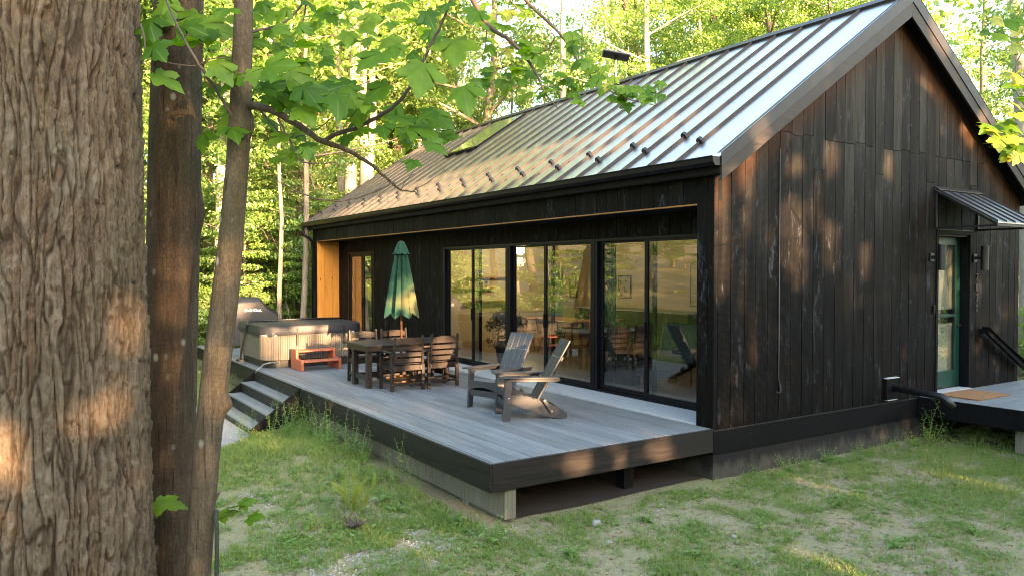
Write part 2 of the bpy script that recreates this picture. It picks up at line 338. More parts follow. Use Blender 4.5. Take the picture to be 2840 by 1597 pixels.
M['fol_dark'] = leafmat('shade_foliage', (.020, .045, .014), (.038, .075, .020), (.070, .115, .028), .35)
M['grass'] = leafmat('grass_blades', (.115, .185, .042), (.205, .290, .075), (.350, .375, .160), .4, .03, scale=1.3)
M['weed'] = leafmat('weed_leaves', (.090, .175, .035), (.140, .250, .048), (.210, .320, .075), .4, .05, scale=3)
def groundmat():
    t = NT('soil_and_moss'); a = t.noise(t.pos((.55, .55, .55)), 1, 5, .62); b = t.noise(t.pos((5, 5, 5)), 1, 6, .7); c = t.noise(t.pos((38, 38, 38)), 1, 4, .7)
    soil = t.mix(b, (.200, .142, .088), (.370, .285, .190)); soil = t.mix(t.ramp(t.voro(t.pos((55, 55, 55)), 1), [(.1, .55), (.45, 0)]), soil, (.33, .31, .29))
    sp = t.noise(t.pos((75, 75, 75)), 1, 4, .75); s2 = t.noise(t.pos((17, 17, 17)), 1, 5, .7); soil = t.mix(t.ramp(sp, [(.30, .75), (.46, 0)]), soil, (.060, .042, .026)); soil = t.mix(t.ramp(sp, [(.58, 0), (.68, .6)]), soil, (.50, .45, .37)); soil = t.mix(t.ramp(s2, [(.36, .6), (.52, 0)]), soil, (.105, .078, .048))
    green = t.mix(c, (.090, .125, .035), (.200, .235, .075))
    f = t.ramp(t.math('ADD', t.math('MULTIPLY', a, .45), t.math('MULTIPLY', b, .58)), [(.37, .05), (.62, .9)])
    f = t.math('MULTIPLY', f, t.ramp(c, [(.35, .25), (.6, 1)])); col = t.mix(f, soil, green)
    dry = t.noise(t.pos((14, 14, 14)), 1, 3); col = t.mix(t.ramp(dry, [(.55, 0), (.72, .35)]), col, (.20, .17, .075))
    return t.bsdf(col, .9, 0, .2, t.bump(t.math('ADD', b, t.math('MULTIPLY', c, .5)), .9, .03))
M['ground'] = groundmat()
def gravelmat():
    t = NT('grey_gravel'); v = t.voro(t.pos((48, 48, 48)), 1, out=1); d = t.voro(t.pos((48, 48, 48)), 1)
    bw = t.n('ShaderNodeRGBToBW'); t.l(v, bw.inputs[0]); c = t.mix(bw.outputs[0], (.19, .18, .17), (.38, .355, .33))
    return t.bsdf(c, .85, 0, .3, t.bump(d, .8, -.012))
M['gravel'] = gravelmat()
M['stone'] = plain('field_stone', (.27, .25, .22), .8, var=.3, scale=12, bump=.3)
M['forest_floor'] = M['ground']

# ------------------------------------------------------------------ ground
def gz(x, y):
    x, y = np.asarray(x, float), np.asarray(y, float)
    z = -.66 + .20 * np.exp(-(((x + 4.3) / 1.0) ** 2 + ((y - 3.6) / 1.5) ** 2)) - .10 * np.exp(-(((x + 5.0) / 1.2) ** 2 + ((y - 7.2) / 2.2) ** 2))
    z = z + .05 * (fbm(x * .5, y * .5, 0, 3, 3) - .5) + .022 * (fbm(x * 2.3, y * 2.3, 0, 8, 3) - .5)
    z = z - .05 * np.exp(-((x + .5) ** 2 + (y + 4.5) ** 2) / 14)
    d = np.hypot(x - 2, y - 5); z = z + np.clip(d - 17, 0, 90) ** 1.15 * .085 + np.clip(d - 9, 0, 40) * .012 * (fbm(x * .15, y * .15, 0, 12, 3) - .5) * 4
    return z
def gz1(x, y): return float(gz(np.array([x]), np.array([y]))[0])
def grid_sheet(xs, ys, dz=0):
    X, Y = np.meshgrid(xs, ys); Z = gz(X, Y) + dz; V = np.stack([X, Y, Z], -1).reshape(-1, 3); nx = len(xs)
    i = np.arange(len(ys) - 1)[:, None] * nx + np.arange(nx - 1)[None]; i = i.ravel()
    return V, np.stack([i, i + 1, i + nx + 1, i + nx], -1)
def spaced(a, lo, hi, b, fine, coarse):
    out = [a]
    while out[-1] < b:
        x = out[-1]; d = max(lo - x, x - hi, 0); out.append(x + min(fine + d * .12, coarse))
    return np.array(out)
xs = spaced(-130, -8, 9, 130, .14, 8); ys = spaced(-90, -5, 12, 170, .14, 8)
V, F = grid_sheet(xs, ys); tag(link('ground', np_mesh('ground', V, F, True), mat=M['ground']), 'patchy mossy soil with grass around the cabin', kind='structure')
px_, py_ = np.linspace(-6.9, -3.95, 40), np.linspace(4.6, 10.2, 60)
V, F = grid_sheet(px_, py_, .006)
cxy = V[F].mean(1); ed = .25 * (fbm(cxy[:, 0] * 2, cxy[:, 1] * 2, 0, 4, 3) - .5)
keep = (((cxy[:, 0] + 5.4) / 1.45) ** 2 + ((cxy[:, 1] - 7.4) / 2.7) ** 2 + ed * 3) < 1
tag(link('gravel_path', np_mesh('gravel_path', V, F[keep], True), mat=M['gravel']), 'pale grey gravel path at the foot of the deck steps', kind='structure')

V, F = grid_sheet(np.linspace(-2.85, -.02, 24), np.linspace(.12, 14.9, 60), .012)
M['litter'] = plain('shade_dark_earth', (.022, .014, .009), .95, var=.5, scale=22, bump=.6)  # dark tone paints the shade under deck and porch into the ground
tag(link('underfloor_shade', np_mesh('underfloor_shade', V, F, True), mat=M['litter']), 'dark earth sheet painting in the shade under the deck', kind='structure')
V, F = grid_sheet(np.linspace(4.7, 8.2, 30), np.linspace(-2.8, -.02, 24), .012); tag(link('underfloor_shade', np_mesh('underfloor_shade', V, F, True), mat=M['litter']), 'dark earth sheet painting in the shade under the side porch', kind='structure')

# ------------------------------------------------------------------ cabin
W, L, ZE, ZR, OV, EO, RX, ZO = 7.91, 15.02, 3.33, 6.09, .235, .148, .672, 2.805
SL = (ZR - ZE) / (W / 2 + EO)
def zroof(x): return ZR - SL * abs(x - W / 2)
cabin = empty('cabin', (0, 0, 0), label='black stained timber cabin with a grey standing seam metal gable roof', cat='cabin')
def part(name, parent=cabin): return empty(name, parent=parent)
ZT = -.038; DX0, DX1, DZ = 5.19, 6.17, 2.55            # trim line; side door opening
gw = MB()
gw.box((.03, .03, -.3), (DX0 - .03, .2, ZE + .1)); gw.box((DX1 + .03, .03, -.3), (W - .03, .2, ZE + .1)); gw.box((DX0 - .03, .03, DZ + .02), (DX1 + .03, .2, ZE + .1))
gw.prism([(.03, ZE + .1), (W - .03, ZE + .1), (W / 2, zroof(W / 2) - .3)], .17, 'y', .03)
gwall = gw.build('gable_wall', M['trim'], cabin)
bx = [0.0, .07, .307, .564, .775, 1.019, 1.251, 1.494, 1.733, 1.968, 2.219, 2.462, 2.673, 2.915, 3.164, 3.419, 3.65, 3.887, 4.118, 4.346, 4.599, 4.826, 5.07, 5.185]
x = 6.175
bx2 = [6.175]
while x < W - .15: x += random.uniform(.215, .25); bx2.append(min(x, W))
bx2[-1] = W
def board(x0, x1, z0, z1, parent, mat, clip=.16, y0=.028, t=.026):
    g = .0035; a, b = x0 + g, x1 - g; ta = min(z1, zroof(a) - clip); tb = min(z1, zroof(b) - clip)
    if max(ta, tb) < z0 + .03: return
    yy = y0 - t + random.uniform(-.003, .003)
    poly = [(a, z0), (b, z0), (b, max(tb, z0 + .01))]
    if a < W / 2 < b and z1 > zroof(W / 2) - clip: poly.append((W / 2, zroof(W / 2) - clip))
    poly.append((a, max(ta, z0 + .01)))
    MB().prism(poly, y0 - yy, 'y', yy).build('board', mat, parent, .003)
ZJ = 3.775
def zj(x0): return ZJ + (.03 if int(x0 * 7.3) % 3 == 0 else 0) + (-.42 if int(x0 * 5.1) % 7 == 3 else 0) if x0 > .9 else 9
for lst in (bx, bx2):
    for a, b in zip(lst, lst[1:]):
        j = zj(a); board(a, b, ZT + .012, j - .002, gwall, M['gable'])
        if j < 8: board(a, b, j + .002, 9, gwall, M['gable'])
xx = bx[-1]
for a, b in [(5.185, 5.42), (5.42, 5.66), (5.66, 5.9), (5.9, 6.175)]:
    board(a, b, DZ + .07, ZJ - .002, gwall, M['gable']); board(a, b, ZJ + .002, 9, gwall, M['gable'])
# trim boards and foundation below the siding
MB().box((-.012, -.012, -.335), (W + .01, .1, ZT)).build('skirt_board', M['trim'], cabin, .004)
MB().box((-.012, -.022, ZT), (W + .01, .06, ZT + .012)).build('drip_flashing', M['rakemetal'], cabin)
MB().box((.0, .0, -1.2), (W, .3, -.335)).build('foundation', M['concrete'], cabin, .004)
MB().box((.0, .3, -1.2), (.3, L, -.3)).box((W - .3, .3, -1.2), (W, L, -.3)).box((.3, L - .3, -1.2), (W - .3, L, -.3)).build('foundation_wall', M['concrete'], cabin)
# plain far walls
MB().box((W - .15, .2, -.3), (W, L, ZE + .05)).build('side_wall', M['black_wood'], cabin)
eg = MB(); eg.box((.03, L - .15, -.3), (W - .15, L - .01, ZE + .05)); eg.prism([(.03, ZE + .05), (W - .03, ZE + .05), (W / 2, ZR - .3)], .14, 'y', L - .15); eg.build('end_wall', M['black_wood'], cabin)
# front: header boards on x=0, post, recess
hd = MB().box((.028, .0, ZO + .02), (.14, L, ZE - .03)).build('front_header', M['trim'], cabin)
y = .286
while y < L - .3:
    y2 = min(y + random.uniform(.235, .29), L - .286)
    MB().box((-random.uniform(0, .005), y + .003, ZO), (.028, y2 - .003, ZE - .02)).build('board', M['black_wood'], hd, .003); y = y2
post = MB().box((.028, .03, -.04), (.66, .26, ZE - .03)).build('corner_post', M['trim'], cabin)
for a, b in ((.002, .10), (.106, .284)): MB().box((-.003, a, -.04), (.027, b, ZE - .02)).build('board', M['black_wood'], post, .003)
MB().box((.028, .262, -.04), (.66, .284, ZO - .03)).build('board', M['black_wood'], post, .003)
cw = MB().box((.03, 14.76, -.04), (.70, 14.99, ZE - .03)).build('cedar_wall', M['trim'], cabin)
for a, b in ((.02, .235), (.241, .455), (.461, .668)): MB().box((a, 14.735, -.03), (b, 14.758, ZO - .02)).build('plank', M['cedar'], cw, .003)
MB().box((-.004, 14.735, -.04), (.017, 15.02, ZE - .02)).build('corner_board', M['black_wood'], cabin, .003)
sf = MB().box((.03, .27, ZO + .0), (RX + .1, 14.76, ZO + .02)).build('soffit', M['trim'], cabin)
MB().box((-.006, .288, ZO - .022), (.045, 14.733, ZO - .002)).build('trim_strip', M['cedar_y'], sf, .002)
for i in range(4): MB().box((.049 + i * .156, .288, ZO - .024), (.201 + i * .156, 14.733, ZO - .002)).build('plank', M['trim'], sf, .002)
# recessed wall at RX, with openings for the doors
rw = MB(); rw.box((RX + .03, .27, 2.50), (RX + .15, 14.76, ZE)); rw.box((RX + .03, 8.36, -.05), (RX + .15, 12.18, 2.5)); rw.box((RX + .03, 14.02, -.05), (RX + .15, 14.76, 2.5)); rw.box((RX + .03, .27, -.05), (RX + .15, .50, 2.5))
rwall = rw.build('recessed_wall', M['trim'], cabin)
y = .29
while y < 14.73:
    y2 = min(y + random.uniform(.20, .25), 14.733); t = random.uniform(0, .005)
    if y2 < 8.35 or 12.19 < y < 14.0 and y2 < 14.02: z0 = 2.475
    else: z0 = .02
    if y < 8.35 < y2: y2 = 8.35; z0 = 2.475
    if y < 12.19 < y2: y2 = 12.19
    if y < 14.02 < y2: y2 = 14.02; z0 = 2.475
    MB().box((RX + .004 - t, y + .003, z0), (RX + .03, y2 - .003, ZO - .026)).build('board', M['black_wood'], rwall, .003); y = y2
# pale slab in front of the doors
ts = empty('threshold_slab', parent=cabin)
for i in range(11):
    a = .288 + i * (14.445 / 11); MB().box((.02, a + .003, -.06), (RX + .02, a + 14.445 / 11 - .003, .012)).build('slab', M['slab'], ts, .003)
# sliding doors
def sliding(y0, y1, ym0, ym1, leaf_off):
    d = empty('sliding_door', (RX, 0, 0), parent=cabin); z0, z1 = .012, 2.475; fr = MB()
    fr.box((-.012, y0, z0), (.10, y0 + .055, z1)).box((-.012, y1 - .055, z0), (.10, y1, z1)).box((-.012, y0 + .055, 2.425), (.10, y1 - .055, z1)).box((-.012, y0 + .055, z0), (.10, y1 - .055, .045))
    fr.build('frame', M['frame'], d, .004)
    def sash(a, b, x0, nm):
        s = MB(); z0, z1 = .047, 2.423
        s.box((x0, a, z0), (x0 + .04, a + .07, z1)).box((x0, b - .07, z0), (x0 + .04, b, z1)).box((x0, a + .07, z1 - .03), (x0 + .04, b - .07, z1)).box((x0, a + .07, z0), (x0 + .04, b - .07, z0 + .075))
        s.build('sash', M['frame'], d, .003)
        MB().box((x0 + .017, a + .068, z0 + .07), (x0 + .023, b - .068, z1 - .028)).build('pane', M['glass'], d)
    sash(y0 + .057, ym1, .006, 0); sash(ym0, y1 - .057, .052, 1)
    MB().box((-.03, ym1 - .045, .95), (.004, ym1 - .025, 1.2)).build('handle', M['frame'], d, .003)
    return d
sliding(5.73, 8.35, 6.87, 7.15, 0); sliding(3.14, 5.72, 4.35, 4.58, 0); sliding(.50, 3.13, 1.79, 1.98, 0)
fd = empty('glazed_door', (RX, 0, 0), parent=cabin)
MB().box((-.012, 12.2, .012), (.1, 12.27, 2.475)).box((-.012, 13.94, .012), (.1, 14.01, 2.475)).box((-.012, 12.27, 2.42), (.1, 13.94, 2.475)).box((-.012, 12.27, .012), (.1, 13.94, .05)).build('frame', M['frame'], fd, .004)
for a, b in ((12.28, 13.0), (13.02, 13.93)):
    MB().box((.01, a, .055), (.05, a + .08, 2.415)).box((.01, b - .08, .055), (.05, b, 2.415)).box((.01, a + .08, 2.35), (.05, b - .08, 2.415)).box((.01, a + .08, .055), (.05, b - .08, .16)).build('sash', M['frame'], fd, .003)
    MB().box((.026, a + .078, .155), (.032, b - .078, 2.355)).build('pane', M['glass'], fd)
MB().box((-.03, 12.98, 1.0), (.008, 13.0, 1.25)).build('handle', M['frame'], fd, .003)

# ---- roof
roof = MB()
for s in (-1, 1):
    e = -EO if s < 0 else W + EO
    roof.prism([(e, ZE - .02), (W / 2, ZR - .02), (W / 2, ZR - .20), (e, ZE - .20)], L + 2 * OV - .02, 'y', -OV + .01)
roof = roof.build('roof', M['trim'], cabin)
def on_roof(s, d, h=0):
    """point d metres of plan distance up from the eave on slope s, h above the sheet"""
    nrm = Vector((s * SL, 0, 1)).normalized(); x = (-EO + d) if s < 0 else (W + EO - d)
    return Vector((x, 0, ZE + SL * d)) + nrm * h
RUN = W / 2 + EO
seams = [-OV + .006]; y = .487 - .52
seams.append(.487 - .0)
while seams[-1] + .52 < L + OV - .1: seams.append(seams[-1] + .5195)
seams.append(L + OV - .006)
def slab_on_roof(s, d0, d1, y0, y1, h0, h1):
    a, b, c, d = on_roof(s, d0, h0), on_roof(s, d1, h0), on_roof(s, d1, h1), on_roof(s, d0, h1)
    V = [(p.x, yy, p.z) for yy in (y0, y1) for p in (a, b, c, d)]
    return V, [(0, 1, 2, 3), (7, 6, 5, 4), (0, 4, 5, 1), (1, 5, 6, 2), (2, 6, 7, 3), (3, 7, 4, 0)]
for s in (-1, 1):
    for a, b in zip(seams, seams[1:]):
        # gently bowed pan
        mb = MB(); n = 6; Vp = []
        for k in range(n + 1):
            yy = a + .008 + (b - a - .016) * k / n; hh = .004 + .0035 * math.sin(math.pi * k / n) + random.uniform(-.0006, .0006)
            for d in (-.03, RUN * .33, RUN * .66, RUN - .02):
                p = on_roof(s, d, hh + random.uniform(-.0012, .0012)); Vp.append((p.x, yy, p.z))
        mb.add(Vp, [(k * 4 + i, k * 4 + i + 1, k * 4 + i + 5, k * 4 + i + 4) for k in range(n) for i in range(3)])
        mb.build('roof_panel', M['roof'], roof, smooth=True)
    for y in seams[1:-1]:
        V, F = slab_on_roof(s, -.025, RUN - .02, y - .008, y + .008, .0, .044)
        MB().add(V, F).build('seam', M['seam'], roof)
for i, y in enumerate(seams[1:-1]):
    d = (.53 if i % 2 else .285) + EO; c = on_roof(-1, d, .045)
    g = MB(); ux = Vector((1, 0, SL)).normalized(); un = Vector((-SL, 0, 1)).normalized()
    prof = [(-.05, -.038), (.05, -.038), (.048, .008), (.03, .035), (0, .05), (-.03, .035), (-.048, .008)]
    Vg = []
    for t_ in (-.03, .03):
        for a, h in prof: p = c + ux * t_ + un * (h + (.0 if t_ < 0 else -.004)); Vg.append((p.x, y + a * (1 if t_ < 0 else .8), p.z))
    n = len(prof); g.add(Vg, [tuple(range(n)), tuple(range(n, 2 * n))[::-1]] + [(k, (k + 1) % n, (k + 1) % n + n, k + n) for k in range(n)])
    g.build('snow_guard', M['black_plastic'], roof, .004)
rc = MB()
for s in (-1, 1):
    V, F = slab_on_roof(s, RUN - .17, RUN, -OV - .004, L + OV + .004, .045, .052); rc.add(V, F)
    V, F = slab_on_roof(s, RUN - .17, RUN - .165, -OV - .004, L + OV + .004, .004, .045); rc.add(V, F)
rc.build('ridge_cap', M['rakemetal'], cabin)
for yy, dd in ((-OV - .012, 1), (L + OV, 1)):
    for s in (-1, 1):
        e = -EO if s < 0 else W + EO
        MB().prism([(e, ZE + .045), (W / 2, ZR + .045), (W / 2, ZR - .15), (e, ZE - .13)], .014, 'y', yy).build('rake_trim', M['rakemetal'], cabin, .003)
        V, F = slab_on_roof(s, 0, RUN, yy, yy + .05, .046, .05); MB().add(V, F).build('rake_cap', M['rakemetal'], cabin)
        b0 = yy + .014 if yy < 0 else yy - .03
        MB().prism([(e + s * -.02, ZE - .12), (W / 2, ZR - .14), (W / 2, ZR - .365), (e + s * -.02, ZE - .29)], .03, 'y', b0).build('rake_board', M['barge'], cabin, .003)
for s in (-1, 1):
    e = .0 if s < 0 else W
    MB().prism([(e, zroof(e) - .205), (W / 2, ZR - .205), (W / 2, ZR - .225), (e, zroof(e) - .225)], OV - .04, 'y', -OV + .045).build('rake_soffit', M['trim'], cabin)
MB().box((-.13, -OV + .05, ZE - .21), (-.012, L + OV - .05, ZE - .19)).box((-.02, -OV + .05, ZE - .19), (-.004, L + OV - .05, ZE - .03)).build('eave_fascia', M['trim'], cabin)
# gutter: open K profile swept along y
gp = [(-.03, -.02), (-.03, -.125), (-.115, -.125), (-.15, -.085), (-.155, -.03), (-.168, -.022), (-.168, -.012), (-.148, -.012), (-.140, -.035), (-.138, -.08), (-.110, -.118), (-.037, -.118), (-.037, -.02)]
gm = MB(); gm.prism([(-EO + a + .02, ZE + .012 + b) for a, b in gp], L + 2 * OV - .05, 'y', -OV + .02); gm.build('gutter', M['frame'], cabin, kind=None)
MB().prism([(-EO + a + .02, ZE + .012 + b) for a, b in gp[:6]], .012, 'y', -OV + .004).build('gutter_cap', M['rakemetal'], cabin)
MB().tube([(-.26, L + .10, ZE - .13), (-.26, L + .10, ZE - .26), (-.22, L + .08, ZE - .36), (-.10, L + .04, ZE - .44), (-.02, L + .06, ZE - .52), (.02, L + .07, ZE - .75), (.02, L + .07, -.6)], .042, 10).build('downspout', M['frame'], cabin, smooth=True)
# skylight
sk = empty('skylight', parent=cabin)
def rbox(d0, d1, y0, y1, h0, h1): return slab_on_roof(-1, d0 + EO, d1 + EO, y0, y1, h0, h1)
fm = MB()
for a in (rbox(2.12, 3.62, 9.45, 9.49, 0, .07), rbox(2.12, 3.62, 10.89, 10.93, 0, .07), rbox(3.58, 3.62, 9.49, 10.89, 0, .07), rbox(2.10, 2.20, 9.45, 10.93, 0, .085)): fm.add(*a)
fm.build('frame', M['frame'], sk, .004); MB().add(*rbox(2.20, 3.58, 9.49, 10.89, .045, .066)).build('pane', M['skyglass'], sk)

# ---- side door in the gable
sd = empty('side_door', parent=cabin); M['door_green'] = plain('dark_green_paint', (.004, .034, .022), .4, var=.12, bump=.03)
MB().box((DX0 - .06, -.012, ZT), (DX0, .028, DZ + .06)).box((DX1, -.012, ZT), (DX1 + .06, .028, DZ + .06)).box((DX0, -.012, DZ), (DX1, .028, DZ + .06)).build('casing', M['trim'], sd, .003)
MB().box((DX0 - .07, -.03, DZ + .062), (DX1 + .07, .02, DZ + .075)).build('drip_flashing', M['rakemetal'], sd)
MB().box((DX0 - .028, .03, ZT), (DX0 - .001, .2, DZ)).box((DX1 + .001, .03, ZT), (DX1 + .028, .2, DZ)).box((DX0, .03, DZ - .03), (DX1, .2, DZ + .018)).build('jamb', M['frame'], sd)
MB().box((DX0 + .002, .15, .02), (DX0 + .14, .195, DZ - .032)).box((DX1 - .14, .15, .02), (DX1 - .002, .195, DZ - .032)).box((DX0 + .14, .15, .02), (DX1 - .14, .195, .30)).box((DX0 + .14, .15, DZ - .17), (DX1 - .14, .195, DZ - .032)).box((DX0 + .14, .152, 1.19), (DX1 - .14, .19, 1.24)).build('door_frame', M['door_green'], sd, .004)
MB().box((DX0 + .135, .168, .295), (DX1 - .135, .174, DZ - .165)).build('pane', M['glass'], sd)
MB().box((DX0 + .14, .185, 1.10), (DX1 - .14, .21, 1.32)).build('crossbar', M['frame'], sd)
MB().tube([(DX1 - .07, .15, 1.05), (DX1 - .07, .09, 1.05), (DX1 - .19, .09, 1.05)], .011, 8).build('handle', M['iron'], sd)
MB().box((DX0, -.06, ZT), (DX1, .15, .006)).build('sill', M['slab'], sd)
# canopy over the side door
cn = empty('door_canopy', parent=cabin); CX0, CX1, CZ, CY, CZ1 = 5.05, 6.42, 3.27, -.95, 2.69
def can(y): return CZ + (CZ1 - CZ) * (-y / -CY) if False else CZ + (CZ1 - CZ) * (y / CY)
n = 5
for i in range(n):
    a = CX0 + (CX1 - CX0) * i / n; b = CX0 + (CX1 - CX0) * (i + 1) / n
    MB().prism([(-.0, can(0)), (CY, CZ1), (CY, CZ1 - .02), (-.0, can(0) - .02)], b - a - .004, 'x', a + .002).build('roof_panel', M['roof'], cn)
for i in range(n + 1):
    a = CX0 + (CX1 - CX0) * i / n; MB().prism([(-.02, can(-.02) + .025), (CY, CZ1 + .025), (CY, CZ1 - .002), (-.02, can(-.02) - .002)], .012, 'x', a - .006).build('seam', M['seam'], cn)
MB().prism([(.0, CZ + .035), (-.08, CZ - .014), (-.08, CZ - .03), (.0, CZ + .005)], CX1 - CX0 + .04, 'x', CX0 - .02).build('head_flashing', M['rakemetal'], cn)
fr = MB()
for a in (CX0 + .03, CX1 - .03):
    fr.bar((a, -.002, CZ - .04), (a, CY + .02, CZ1 - .04), .03, .045, (1, 0, 0)); fr.bar((a, -.02, CZ1 - .05), (a, CY + .03, CZ1 - .05), .03, .03); fr.bar((a, -.02, CZ1 - .07), (a, -.02, CZ - .05), .03, .04, (1, 0, 0))
fr.bar((CX0, CY + .02, CZ1 - .045), (CX1, CY + .02, CZ1 - .045), .03, .04)
fr.build('bracket', M['iron'], cn, .003)
# pieces fixed to the gable wall
pp = empty('drain_pipe', label='short black drain pipe poking from the gable wall', parent=None, cat='pipe')
MB().box((3.70, -.05, .02), (3.98, -.004, .34)).build('wall_plate', M['trim'], pp, .005)
MB().box((3.68, -.07, .34), (4.0, -.004, .352)).build('flashing', M['slab'], pp); MB().box((3.72, -.06, .008), (3.96, -.004, .02)).build('flashing', M['slab'], pp)
MB().tube([(3.87, -.03, .19), (3.90, -.75, .155), (3.905, -.80, .13), (3.91, -.93, .02)], [.048, .048, .05, .045], 12).build('pipe', M['black_plastic'], pp, smooth=True)
cb = MB().tube([(1.239, -.006, 3.57), (1.243, -.006, .52), (1.25, -.03, .42), (1.235, -.05, .36), (1.20, -.03, .34), (1.19, -.01, .36)], .007, 6).build('wall_cable', plain('grey_cable', (.03, .03, .03), .5), None, smooth=True)
tag(cb, 'thin dark cable running down the gable siding to a loose hook', 'cable')
def sconce(x, lab):
    o = empty('wall_lamp', (x, 0, 2.17), label=lab, cat='wall lamp', group='cylinder lamps beside the green door')
    MB().box((-.055, -.02, -.07), (.055, -.002, .07)).build('mount', M['iron'], o, .004); MB().box((-.02, -.11, -.025), (.02, -.02, .025)).build('arm', M['iron'], o)
    MB().lathe([(.058, -.20), (.062, -.195), (.062, .195), (.058, .2)], 20, (0, -.165, 0)).build('shade', M['black_plastic'], o, auto=True)
sconce(4.985, 'black cylinder wall lamp on the siding left of the green door'); sconce(6.33, 'black cylinder wall lamp above the house number')
nb = empty('house_number', (6.40, -.003, 0), label='dark metal house number 7870 set vertically beside the side door', cat='house number')
M['digit'] = plain('digit_metal', (.030, .030, .032), .35, .4, var=.1, bump=0)
for i, ch in enumerate('7870'): text('digit', ch, .17, .006, 0, M['digit'], nb, (0, -.008, 1.845 - .172 * i - .05))
bell = MB().box((5.02, -.028, 1.28), (5.075, -.003, 1.42)).build('doorbell', M['frame'], None, .005); tag(bell, 'small black doorbell box left of the green door', 'doorbell')
# dish on the ridge
dish = empty('satellite_dish', (3.96, 6.45, ZR + .02), label='flat dark satellite dish on a pale pole at the roof ridge', cat='antenna')
MB().tube([(0, 0, 0), (0, 0, .56)], .02, 8).build('pole', M['slab'], dish)
MB().box((-.30, -.19, -.02), (.30, .19, .02), Matrix.Translation((0, 0, .60)) @ Euler((R(-8), R(12), R(-35))).to_matrix().to_4x4()).build('panel', plain('dish_plastic', (.045, .055, .07), .45), dish, .012)
MB().lathe([(.04, -.06), (.06, .0), (.05, .05)], 10, (0, 0, .56)).build('mount', M['frame'], dish)

# ------------------------------------------------------------------ deck, steps, porch
deck = empty('deck', (0, 0, 0), label='long grey plank deck with dark fascia along the front of the cabin', cat='deck')
XD, YD = -3.255, 15.0
np_ = 20; pw = (3.20 - .02) / np_
MB().box((-3.232, .002, -.028), (-3.205, YD, -.003)).build('edge_strip', M['deck'], deck, .002)
for i in range(np_):
    a = -3.2 + i * pw; cuts = [.02, random.uniform(3.6, 6.2), random.uniform(9, 11.5), YD]
    for p, q in zip(cuts, cuts[1:]):
        MB().box((a + .0045, p + .002, -.028), (a + pw - .0045, q - .002, random.uniform(-.0015, .0015))).build('plank', M['deck'], deck, .002)
MB().box((XD - .012, -.012, -.297), (XD + .018, 4.66, -.004)).box((XD - .012, 4.64, -.30), (XD + .02, 4.70, .0)).build('fascia_board', M['fascia'], deck, .004)
MB().box((XD + .0, 4.702, -.297), (XD + .03, 15.02, -.006)).build('fascia_board', M['fascia'], deck, .004)
MB().box((XD - .05, 4.58, -.26), (XD - .014, 4.72, -.01)).build('joist_end', M['frame'], deck, .003)
MB().box((XD + .02, -.012, -.296), (-.012, .018, -.004)).build('fascia_board', M['fascia_x'], deck, .004)
MB().box((XD + .02, YD, -.297), (-.0, YD + .03, -.004)).build('fascia_board', M['fascia_x'], deck, .004)
MB().box((-3.06, .03, -.615), (-2.92, 14.9, -.298)).build('beam', M['old_wood'], deck, .004)
for y in (.86, 3.4, 6.4, 9.4, 12.4, 14.6):
    MB().box((-3.06, y - .07, -.80), (-2.92, y + .07, -.617)).build('post', M['old_wood'], deck, .003)
    MB().box((-3.16, y - .2, -1.2), (-2.80, y + .2, -.80)).build('footing', M['concrete'], deck, .015)
MB().box((-2.9, .05, -.24), (-.02, 14.9, -.03)).build('joist_frame', M['trim'], deck)
for y in (.3, 4, 8):
    MB().box((-1.2, y, -1.0), (-1.05, y + .15, -.24)).build('post', M['trim'], deck)

steps = empty('deck_steps', (-3.27, 7.46, 0), label='dark stained wooden steps from the deck down to the gravel', cat='steps')
def sx(b, y0, y1, x0, x1, z0, z1): b.box((x0 + 3.27, y0 - 7.46, z0), (x1 + 3.27, y1 - 7.46, z1)); return b
for i, (xa, z) in enumerate(((-3.275, -.20), (-3.53, -.40), (-3.785, -.60))):
    for k in range(2): sx(MB(), 6.13, 8.82, xa - .275 + k * .136, xa - .275 + k * .136 + .131, z - .028, z).build('tread', M['deck'], steps, .003)
    sx(MB(), 6.13, 8.82, xa - .016, xa, z + .002, z + .17).build('riser', M['fascia'], steps)
sx(MB(), 6.13, 8.82, -4.06, -4.04, -.80, -.632).build('riser', M['fascia'], steps)
for y in (6.085, 8.825):
    MB().prism([(0 - .01, -.02), (-.80, -.615), (-.80, -.86), (-.55, -.86), (-.01, -.46)], .04, 'y', y - 7.46).build('stringer', M['trim'], steps, .004)

porch = empty('side_porch', (0, 0, 0), label='small grey plank porch outside the green side door', cat='porch')
PX0, PX1, PY0 = 4.60, 8.3, -2.9
n = 18
for i in range(n):
    y0 = PY0 + (0 - .02 - PY0) * i / n; y1 = PY0 + (0 - .02 - PY0) * (i + 1) / n
    MB().box((PX0 + .03, y0 + .003, -.04), (PX1, y1 - .003, -.008 + random.uniform(-.001, .001))).build('plank', M['deck_x'], porch, .002)
MB().box((PX0, PY0 - .0, -.30), (PX0 + .028, -.015, -.010)).build('fascia_board', M['trim'], porch, .004)
MB().box((PX0, PY0 - .03, -.30), (PX1, PY0 - .002, -.010)).build('fascia_board', M['trim'], porch, .004)
MB().box((PX0 + .05, PY0 + .05, -.2), (PX1 - .05, -.03, -.045)).build('joist_frame', M['trim'], porch)
for x, y in ((4.80, -1.42), (4.80, -2.75), (6.6, -2.75), (8.1, -2.75), (6.2, -.3), (8.0, -.3)):
    MB().box((x - .06, y - .06, -1.1), (x + .06, y + .06, -.19)).build('post', M['old_wood'], porch, .004)
mat_ = MB().box((4.97, -.76, -.007), (5.93, -.12, .014)).build('doormat', plain('coir_mat', (.24, .115, .045), .95, var=.45, scale=160, bump=.8), None, .004); tag(mat_, 'brown coir doormat on the porch by the green door', 'doormat')
rail = empty('handrail', (0, 0, 0), label='sloping black handrail board beyond the side door', cat='handrail')
